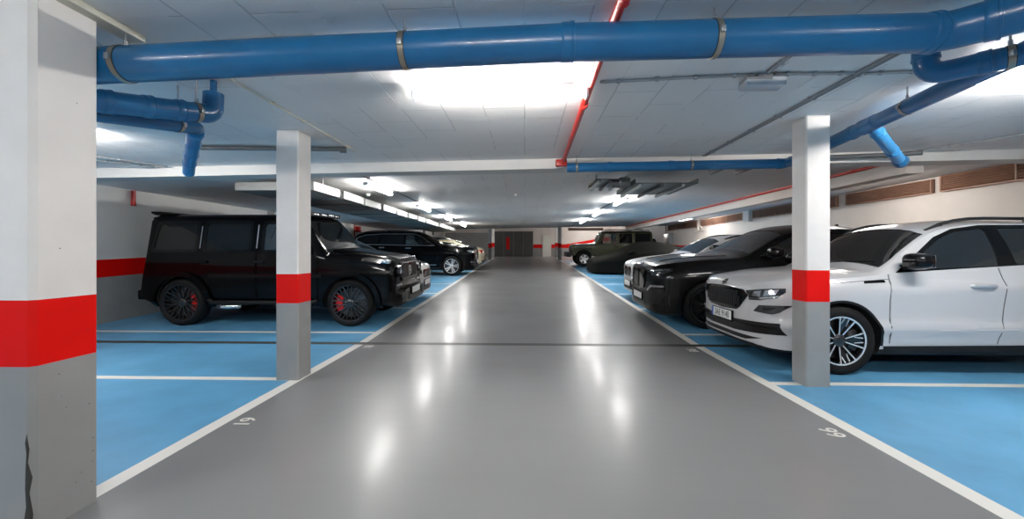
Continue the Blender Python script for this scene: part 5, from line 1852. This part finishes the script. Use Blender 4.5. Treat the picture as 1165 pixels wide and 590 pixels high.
# emergency light
t = thing('emergency_light', 'small unlit grey emergency light on the ceiling at right', 'light', (1.735, 3.13, cz(1.7)))
bm = bmesh.new()
add_box(bm, (-.14, -.05, -.055), (.14, .07, -.032), .006)
add_box(bm, (-.05, -.035, -.034), (.06, .05, .0), .006)
finish(bm, 'housing', M['conduit'], t)
bm = bmesh.new()
add_box(bm, (-.145, -.055, -.098), (.145, .075, -.052), .012)
finish(bm, 'diffuser', pbr('emergency_diffuser', (.55, .58, .62), .2), t)
bm = bmesh.new()
add_box(bm, (.04, -.062, -.060), (.135, -.050, -.040), .002)
finish(bm, 'reflective_sticker', M['tag_white'], t)


# ------------------------------------------------------------------ lamps
def lamp(label, x, y, along, mat, L=1.34, ztop=None, group='lit ceiling batten lamps'):
    zt = cz(x) if ztop is None else ztop
    t = thing('batten_lamp', label, 'lamp', (x, y, zt), (0, 0, 0 if along == 'x' else PI / 2), group)
    bm = bmesh.new()
    add_box(bm, (-L / 2 + .10, -.022, -.05), (L / 2 - .10, .022, 0), .004)
    finish(bm, 'housing', M['housing'], t)
    bm = bmesh.new()
    pr = [(.042 * math.cos(2 * PI * k / 16), -.072 + .028 * math.sin(2 * PI * k / 16)) for k in range(16)]
    add_prism(bm, pr, 'x', -L / 2 + .02, L / 2 - .02)
    finish(bm, 'diffuser', M[mat], t)
    for s in (-1, 1):
        bm = bmesh.new()
        add_box(bm, (s * (L / 2 - .012) - .010, -.046, -.104), (s * (L / 2 - .012) + .010, .046, -.040), .006)
        finish(bm, 'end_cap', M['housing'], t)
    return t


lamp('bright batten lamp over the lane just beyond the big blue pipe', -.19, 3.20, 'x', 'light_near')
lamp('bright batten lamp over the right bay behind the pipes', 3.95, 3.20, 'x', 'light_near')
lamp('bright batten lamp over the left bay behind the nearest column', -4.92, 4.0, 'x', 'light_near')
lamp('batten lamp behind the viewer over the lane', -.2, -1.2, 'x', 'light_view')
lamp('batten lamp behind the viewer over the left bays', -4.6, -1.2, 'x', 'light_view')
lamp('batten lamp behind the viewer over the right bays', 4.2, -1.2, 'x', 'light_view')
nth = ['first', 'second', 'third', 'fourth']
for k, y in enumerate((7.75, 11.2, 14.7, 18.3)):
    lamp('%s lamp of the left row beyond the beam' % nth[k], -2.70, y, 'y', 'light_far')
for k, y in enumerate((10.5, 13.85, 17.3)):
    lamp('%s lamp of the right row beyond the beam' % nth[k], 2.37, y, 'y', 'light_far')
lamp('added dim fill lamp on the ceiling above the white SUV by the louvres', 6.3, 8.2, 'y', 'light_fill')  # fill light added to brighten the brown louvres on the right
lamp('lamp over the right far bays beside the long beam', 6.4, 17.0, 'y', 'light_far')
lamp('lamp on the high ceiling at the far left', -4.5, 30.0, 'x', 'light_view', ztop=3.7)
lamp('added fill lamp on the high ceiling close to the far end wall', 5.6, 35.5, 'x', 'light_view', ztop=3.7)  # unseen lamp added only to light the walls at the far end
lamp('lamp on the high ceiling at the far right', 4.2, 31.0, 'x', 'light_view', ztop=3.7)

for x, y, lb in ((-.18, 9.3, 'small white ceiling detector over the lane, nearer one'), (-.26, 17.5, 'small white ceiling detector over the lane, farther one'), (-3.3, 8.8, 'small white ceiling detector beside the white duct')):
    t = thing('smoke_detector', lb, 'detector', (x, y, cz(x)))
    bm = bmesh.new()
    add_lathe(bm, [(.05, 0), (.05, -.02), (.001, -.02)], 20, axis='z')
    finish(bm, 'base', M['tag_white'], t)
    bm = bmesh.new()
    add_lathe(bm, [(.04, -.02), (.036, -.045), (.02, -.052), (.001, -.053)], 20, axis='z')
    finish(bm, 'sensor_head', M['tag_white'], t)

# ------------------------------------------------------------------ left ventilation duct
t = thing('ventilation_duct', 'long white sheet metal duct under the ceiling over the left cars', 'duct', (-3.8, 6.3, 2.3))
y = 0.0
k = 0
zd = -.03
while y < 13.5:
    L = 1.05
    bm = bmesh.new()
    xr = .60 + .015 * (k % 2)
    add_box(bm, (-.62, y, zd - .04), (xr, y + L - .14, zd + .10), .006)
    finish(bm, 'duct_section', M['duct'], t, smooth=False)
    bm = bmesh.new()
    add_box(bm, (-.60, y + L - .14, zd + .0), (xr - .03, y + L, zd + .085), 0)
    finish(bm, 'duct_joint', M['duct_dark'], t, smooth=False)
    if k % 3 == 0:
        bm = bmesh.new()
        for s in (-.55, .55):
            add_tube(bm, [(s, y + .4, zd + .09), (s, y + .4, .215)], .006, 6)
        finish(bm, 'hanger_rod', M['galv'], t)
    y += L
    k += 1

# ------------------------------------------------------------------ cable tray cluster behind the beam, right of the lane
t = thing('cable_tray', 'galvanised cable tray box hung behind the beam, right of the lane', 'cable tray', (1.2, 6.25, 2.45))


def trays(t, x0, x1, y0, y1, z):
    bm = bmesh.new()
    add_box(bm, (x0, y0, z), (x1, y1, z + .012), 0)
    add_box(bm, (x0, y0, z), (x0 + .012, y1, z + .07), 0)
    add_box(bm, (x1 - .012, y0, z), (x1, y1, z + .07), 0)
    finish(bm, 'tray', M['tray'], t, smooth=False)
    for k in range(3):
        bm = bmesh.new()
        x = x0 + (x1 - x0) * (k + .25) / 3
        add_box(bm, (x, y0 + .02, z - .045), (x + .04, y1 + .08, z - .004), .004)
        finish(bm, 'rail', M['conduit_dark'] if k % 2 else M['galv'], t, smooth=False)


trays(t, -.15, .32, 0, .80, -.09)
bm = bmesh.new()
add_tube(bm, [(.10, .1, -.14), (.32, .1, -.14)], .06, 16)
add_box(bm, (.20, .02, -.19), (.36, .22, -.05), .02)
finish(bm, 'junction_box', M['conduit_dark'], t)
t = thing('cable_tray', 'wider galvanised cable tray with dark rails behind the beam', 'cable tray', (1.80, 6.25, 2.42))
trays(t, -.18, .74, 0, 1.25, -.12)
t = thing('cable_bracket', 'pair of dark brackets behind the beam, right of the trays', 'bracket', (2.9, 6.3, 2.56))
for x in (0, .4):
    bm = bmesh.new()
    add_box(bm, (x, 0, -.05), (x + .05, .45, .035), .006)
    finish(bm, 'bracket_arm', M['conduit_dark'], t)

# ------------------------------------------------------------------ right wall louvres
for (y0, y1, lb) in ((3.2, 5.4, 'brown slatted vent on the right wall nearest the camera'), (5.5, 7.9, 'brown slatted vent on the right wall above the white SUV'), (8.05, 10.15, 'short brown slatted vent on the right wall behind the column'),
                     (10.45, 14.2, 'brown slatted vent right of the white post'), (14.8, 18.3, 'brown slatted vent left of the white post'), (18.7, 22.5, 'farthest brown slatted vent on the right wall')):
    ym = (y0 + y1) / 2
    t = thing('louver_vent', lb, 'vent', (XE, ym, 2.40), (0, 0, 0), 'brown slatted wall vents')
    h = .34 if y0 < 8 else .24
    h = min(h, cz(XE) - 2.40 - .01)
    hl = (y1 - y0) / 2
    bm = bmesh.new()
    add_box(bm, (-.015, -hl, 0), (-.002, hl, h))
    finish(bm, 'back_panel', M['louver_dark'], t, smooth=False)
    bm = bmesh.new()
    for a, b in (((-.07, -hl, 0), (-.0, -hl + .03, h)), ((-.07, hl - .03, 0), (0, hl, h)), ((-.07, -hl, -.02), (0, hl, .006)), ((-.07, -hl, h - .006), (0, hl, h + .0))):
        add_box(bm, a, b, .002)
    n = max(1, int((y1 - y0) / 1.1))
    for q in range(1, n):
        yy = -hl + (y1 - y0) * q / n
        add_box(bm, (-.075, yy - .012, 0), (-.02, yy + .012, h))
    finish(bm, 'frame', M['louver'], t, smooth=False)
    ns = 7
    for k in range(ns):
        z = .012 + (h - .02) * (k + .5) / ns
        bm = bmesh.new()
        mt = Matrix.Translation((-.04, 0, z)) @ Euler((0, math.radians(28), 0)).to_matrix().to_4x4()
        add_box(bm, (-.032, -hl + .02, -.005), (.032, hl - .02, .005), mat=mt)
        finish(bm, 'slat', M['louver'], t, smooth=False)
bm = bmesh.new()
add_box(bm, (XE - .14, 14.3, 2.30), (XE, 14.68, cz(XE)), .01)
tag(finish(bm, 'wall_post', M['white_wall'], smooth=False), 'short white post between two slatted vents', 'post')
for y, lb in ((18.4, 'nearer white hanging bracket on the right wall'), (22.6, 'farther white hanging bracket on the right wall')):
    t = thing('pipe_bracket', lb, 'bracket', (XE - .12, y, 2.2))
    bm = bmesh.new()
    add_tube(bm, [(0, 0, 0), (0, 0, .48)], .035, 12)
    finish(bm, 'post', M['warm_wall'], t)
    bm = bmesh.new()
    add_tube(bm, [(0, -.5, 0), (0, .5, 0)], .02, 10)
    add_tube(bm, [(0, 0, .3), (0, -.35, .1)], .02, 10)
    finish(bm, 'arm', M['warm_wall'], t)
t = thing('wall_cabinet', 'small grey cabinet on the right wall behind the green off-roader', 'cabinet', (XE - .12, 22.2, 1.66))
bm = bmesh.new()
add_box(bm, (-.10, -.42, 0), (.12, .42, .60), .02)
finish(bm, 'housing', M['conduit'], t)
bm = bmesh.new()
add_box(bm, (-.12, -.37, .05), (-.095, .37, .55), .01)
finish(bm, 'cabinet_door', M['galv'], t)
for y, z in ((30.5, 2.62), (33.5, 2.62)):
    bm = bmesh.new()
    add_box(bm, (XW, y, z), (XW + .05, y + .5, z + .35), .01)
    tag(finish(bm, 'wall_sign', M['dark_panel'], smooth=False), 'small dark sign high on the far left wall, %s one' % ('nearer' if y < 32 else 'farther'), 'sign')


# ------------------------------------------------------------------ cars in place
ROLL = math.atan(SLOPE)


def place(label, sp, nose_x, yc, left, name='car', pitch=0.0, yaw=0.0):
    z = fz(yc)
    r = ROLL if yc > YJ + .5 else 0
    return build_car(name, label, sp, (nose_x, yc, z), (-r if left else r, 0, (PI if left else 0) + yaw))


sk, skb, skv = place('white SUV parked behind the right column, nose toward the lane', SKODA, 2.435, 5.44, False)
bm = bmesh.new()
add_lathe(bm, [(.048, -.004), (.048, .006), (.040, .010), (.001, .010)], 28, axis='x')
for v in bm.verts:
    v.co.x = -v.co.x
mt = Matrix.Translation((.115, 0, .925)) @ Euler((0, math.radians(48), 0)).to_matrix().to_4x4()
bmesh.ops.transform(bm, matrix=mt, verts=bm.verts[:])
bd = finish(bm, 'round_badge', M['chrome'], sk)
bm = bmesh.new()
add_lathe(bm, [(.038, -.012), (.038, -.010), (.001, -.010)], 28, axis='x')
bmesh.ops.transform(bm, matrix=mt, verts=bm.verts[:])
bi = finish(bm, 'badge_inlay', M['gloss_black'], bd)
bm = bmesh.new()   # winged arrow
add_prism(bm, [(-.03, -.006), (-.008, -.006), (-.004, -.012), (.006, -.004), (.030, -.002), (.026, .006), (.012, .018), (.006, .006), (-.004, .008), (-.03, .006)], 'x', -.0135, -.012)
bmesh.ops.transform(bm, matrix=mt, verts=bm.verts[:])
finish(bm, 'badge_arrow', M['chrome'], bd, smooth=False)
bm = bmesh.new()
for s in (-1, 1):
    add_tube(bm, [(1.37, s * .05, 1.165), (1.43, s * .35, 1.19), (1.47, s * .62, 1.195)], .010, 8)
finish(bm, 'wiper', M['plastic'], sk)

g, gb, gv = place('boxy black off-roader parked behind the left column', GWAG, -2.08, 7.95, True)
bm = bmesh.new()   # raised hood
for st in (0,):
    n = 9
    rows = []
    for i in range(n):
        x = .16 + 1.10 * i / (n - 1)
        zt_ = 1.115 + .155 * (x - .16) / 1.10
        hwid = .60 + .05 * (x - .16) / 1.10
        row = []
        for y, dz in ((-hwid, -.05), (-hwid, .012), (-hwid + .03, .03), (-hwid * .5, .036), (0, .034), (hwid * .5, .036), (hwid - .03, .03), (hwid, .012), (hwid, -.05)):
            drop = -.03 if i == 0 else 0
            row.append(bm.verts.new((x, y, zt_ + dz + (drop if dz > 0 else 0))))
        rows.append(row)
    for A, B in zip(rows[:-1], rows[1:]):
        for j in range(8):
            bm.faces.new((A[j], A[j + 1], B[j + 1], B[j]))
        bm.faces.new((A[8], A[0], B[0], B[8]))
    bm.faces.new(rows[0])
    bm.faces.new(rows[-1])
finish(bm, 'hood', M['black_paint'], g)
for s in (-1, 1):
    bm = bmesh.new()
    add_lathe(bm, [(.105, .06), (.105, .115), (.092, .118), (.088, .10)], 32, axis='x', center=(0, s * .635, .92), closed=True)
    ring = finish(bm, 'headlight', M['dark_alloy'], g)
    bm = bmesh.new()
    add_lathe(bm, [(.09, .12), (.09, .10), (.07, .085), (.04, .078), (.001, .075)], 28, axis='x', center=(0, s * .635, .92))
    finish(bm, 'lamp_lens', M['lamp_lens'], ring)
    bm = bmesh.new()
    add_lathe(bm, [(.05, .079), (.045, .073), (.001, .070)], 24, axis='x', center=(0, s * .635, .92))
    finish(bm, 'lamp_projector', M['lamp_clear'], ring)
    bm = bmesh.new()
    add_box(bm, (.20, s * .80 - .055, 1.055), (.36, s * .80 + .055, 1.125), .02)
    finish(bm, 'turn_signal', M['lamp_clear'], g)
    bm = bmesh.new()
    add_tube(bm, [(1.42, s * .93, .44), (1.50, s * .965, .41), (3.20, s * .965, .41), (3.28, s * .93, .44)], .035, 12)
    finish(bm, 'side_step', M['plastic'], g)
    bm = bmesh.new()
    add_tube(bm, [(2.75, s * .90, .34), (2.95, s * .955, .335)], .038, 16)
    add_tube(bm, [(2.85, s * .90, .34), (3.05, s * .955, .335)], .038, 16)
    finish(bm, 'exhaust_tip', M['chrome'], g)
# star badge
bm = bmesh.new()
pr = [(.085 + .007 * math.cos(2 * PI * k / 8), .007 * math.sin(2 * PI * k / 8)) for k in range(8)]
add_lathe(bm, pr, 32, axis='x', center=(.092, 0, .90), closed=True)
for k in range(3):
    a = PI / 2 + k * 2 * PI / 3
    n0 = [(.012 * math.cos(a + PI / 2), .90 + .012 * math.sin(a + PI / 2)), (.012 * math.cos(a - PI / 2), .90 + .012 * math.sin(a - PI / 2)), (.084 * math.cos(a), .90 + .084 * math.sin(a))]
    add_prism(bm, n0, 'x', .088, .096)
finish(bm, 'star_badge', M['satin_chrome'], g)
# roof parts
bm = bmesh.new()
add_prism(bm, [(4.05, 1.925), (4.30, 1.96), (4.50, 1.965), (4.49, 1.93), (4.40, 1.895), (4.05, 1.905)], 'y', -.66, .66)
bmesh.ops.bevel(bm, geom=bm.edges[:], offset=.008, segments=1, affect='EDGES')
finish(bm, 'roof_spoiler', M['black_paint'], g)
bm = bmesh.new()
add_box(bm, (1.66, -.60, 1.885), (1.84, .60, 1.955), .022)
lb = finish(bm, 'roof_light_bar', M['plastic'], g)
for k in range(4):
    y = -.42 + k * .28
    bm = bmesh.new()
    add_box(bm, (1.652, y - .09, 1.90), (1.664, y + .09, 1.94), .004)
    finish(bm, 'light_bar_lamp', M['lamp_clear'], lb)
bm = bmesh.new()
add_lathe(bm, [(.001, 4.48), (.36, 4.48), (.39, 4.52), (.39, 4.68), (.36, 4.72), (.001, 4.73)], 40, axis='x', center=(0, 0, .98))
finish(bm, 'spare_wheel_cover', M['black_paint'], g)
bm = bmesh.new()
add_box(bm, (4.44, -.84, .43), (4.62, .84, .60), .03)
finish(bm, 'rear_bumper', M['black_paint'], g)

bk, bb, bv = place('black coupe-roofed SUV parked next to the white one', BMWX, 2.12, 7.92, False)
bm = bmesh.new()
add_prism(bm, [(3.42, 1.66), (3.60, 1.655), (3.585, 1.735), (3.55, 1.735)], 'y', -.012, .012)
bmesh.ops.bevel(bm, geom=bm.edges[:], offset=.006, segments=2, affect='EDGES')
finish(bm, 'antenna_fin', M['grey_black_paint'], bk)


def roundel(car, x, z, tilt, r=.04):
    bm = bmesh.new()
    add_lathe(bm, [(r, .003), (r, -.004), (r * .9, -.007), (.001, -.007)], 28, axis='x')
    mt = Matrix.Translation((x, 0, z)) @ Euler((0, math.radians(tilt), 0)).to_matrix().to_4x4()
    bmesh.ops.transform(bm, matrix=mt, verts=bm.verts[:])
    b = finish(bm, 'round_badge', M['gloss_black'], car)
    for q in range(4):
        bm = bmesh.new()
        a0 = q * PI / 2
        pts = [(0, 0)] + [(r * .62 * math.cos(a0 + PI / 2 * k / 6), r * .62 * math.sin(a0 + PI / 2 * k / 6)) for k in range(7)]
        add_prism(bm, pts, 'x', -.0085, -.007)
        bmesh.ops.transform(bm, matrix=mt, verts=bm.verts[:])
        finish(bm, 'badge_quarter', M['tag_white'] if q % 2 else M['plate_blue'], b, smooth=False)


roundel(bk, .055, 1.022, 55)
wbm, _, _ = place('white compact crossover between the black SUV and the covered car', WHB, 2.47, 10.18, False)
roundel(wbm, .07, .925, 55)
hb, _, _ = place('white hatchback with black hood and roof behind the boxy off-roader', HATCH, -2.36, 10.1, True)
hb.scale = (1, 1, 1.07)
roundel(hb, .07, .81, 55)
x7, _, _ = place('large black SUV with chrome window trim in the left row', X7, -1.97, 17.42, True)
roundel(x7, .06, 1.10, 55)
place('pale gold sedan with its tail toward the lane beyond the large black SUV', SEDAN, -6.55, 20.0, False)
place('blue grey small car farthest in the left row', SMALL, -2.25, 22.6, True)

# covered car
t = thing('car', 'low sports car hidden under a fitted dark cover', 'car', (2.70, 18.05, fz(18.05)), (ROLL, 0, 0))
cb = Body(COVER)
bm = cb.bm()
ys = random.Random(3)
finish(bm, 'car_cover', M['cover'], t, angle=60)
for s in (-1, 1):
    bm = bmesh.new()
    bmesh.ops.create_uvsphere(bm, u_segments=20, v_segments=12, radius=1)
    for v in bm.verts:
        v.co = Vector((1.62 + v.co.x * .20, s * .90 + v.co.y * .15, .90 + v.co.z * .085 + .03 * v.co.x))
    finish(bm, 'mirror_bulge', M['cover'], t)

# green off-roader
jp, jb, jv = place('olive green boxy off-roader at the far right', JEEP, 2.42, 22.6, False)
for s in (-1, 1):
    for (xw, nm) in ((.62, 'f'), (3.57, 'r')):
        bm = bmesh.new()
        if nm == 'f':
            o_ = [(.02, .86), (.06, .99), (.22, 1.02), (.98, 1.02), (1.14, .94), (1.36, .56), (1.30, .53), (1.07, .90), (.95, .955), (.24, .955), (.12, .93), (.09, .84)]
        else:
            o_ = [(2.90, .56), (3.10, .96), (3.24, 1.02), (3.95, 1.02), (4.08, .94), (4.16, .70), (4.10, .68), (4.02, .90), (3.93, .955), (3.27, .955), (3.16, .90), (2.97, .54)]
        add_prism(bm, o_, 'y', s * .58, s * .93)
        bmesh.ops.bevel(bm, geom=bm.edges[:], offset=.012, segments=2, affect='EDGES')
        finish(bm, 'fender_flare', M['olive_paint'], jp)
    bm = bmesh.new()
    add_lathe(bm, [(.095, -.005), (.095, -.025), (.08, -.03), (.001, -.032)], 28, axis='x', center=(0, s * .37, .93))
    finish(bm, 'headlight', M['lamp_clear'], jp)
    bm = bmesh.new()
    add_tube(bm, [(1.38, s * .80, .50), (2.85, s * .80, .50)], .04, 12)
    finish(bm, 'side_step', M['plastic'], jp)
    bm = bmesh.new()
    add_box(bm, (1.46, s * .86 - .02, 1.20), (1.50, s * .86 + .06, 1.24), .01)
    finish(bm, 'mirror_arm', M['plastic'], jp)
bm = bmesh.new()
add_box(bm, (-.25, -.80, .50), (-.03, .80, .74), .03)
add_box(bm, (-.14, -.40, .56), (.10, -.30, .70), .0)
add_box(bm, (-.14, .30, .56), (.10, .40, .70), .0)
fb = finish(bm, 'front_bumper', M['plastic'], jp)
for s in (-1, 1):
    bm = bmesh.new()
    add_lathe(bm, [(.06, -.24), (.06, -.26), (.001, -.262)], 24, axis='x', center=(0, s * .52, .64))
    finish(bm, 'fog_lamp', M['lamp_clear'], fb)
bm = bmesh.new()
add_lathe(bm, [(.12, 4.24), (.30, 4.22), (.385, 4.25), (.395, 4.34), (.385, 4.44), (.30, 4.46), (.12, 4.44)], 40, axis='x', center=(0, 0, 1.05))
finish(bm, 'spare_wheel', M['rubber'], jp)
bm = bmesh.new()
add_box(bm, (4.16, -.74, .52), (4.36, .74, .70), .03)
finish(bm, 'rear_bumper', M['plastic'], jp)
bm = bmesh.new()
for s in (-1, 1):
    add_tube(bm, [(1.75, s * .55, 1.86), (1.85, s * .55, 1.91), (3.9, s * .55, 1.91), (4.0, s * .55, 1.86)], .018, 8)
finish(bm, 'roof_rail', M['plastic'], jp)

# ------------------------------------------------------------------ camera and view
cam = bpy.data.cameras.new('camera')
cam.sensor_fit = 'HORIZONTAL'
cam.sensor_width = 36
cam.lens = 36 * 480.0 / 1165.0
cam.shift_x = 0
cam.shift_y = -9.0 / 1165.0
cam.clip_start = .05
cam.clip_end = 200
co = bpy.data.objects.new('camera', cam)
COL.objects.link(co)
co.location = (0, 0, 1.3)
co.rotation_euler = (PI / 2, 0, math.atan(14.5 / 480.0))
scene.camera = co
w = bpy.data.worlds.new('world')
w.use_nodes = True
w.node_tree.nodes['Background'].inputs['Color'].default_value = (.5, .55, .6, 1)
w.node_tree.nodes['Background'].inputs['Strength'].default_value = .05
scene.world = w
vs = scene.view_settings
vs.view_transform = 'Standard'
vs.look = 'None'
vs.gamma = 1
vs.use_curve_mapping = False
vs.exposure = EXPOSURE
scene.cycles.use_denoising = True
scene.cycles.max_bounces = 10
scene.cycles.diffuse_bounces = 5
scene.cycles.glossy_bounces = 4
scene.cycles.transparent_max_bounces = 16
scene.cycles.caustics_reflective = False
scene.cycles.caustics_refractive = False
scene.cycles.sample_clamp_indirect = 6
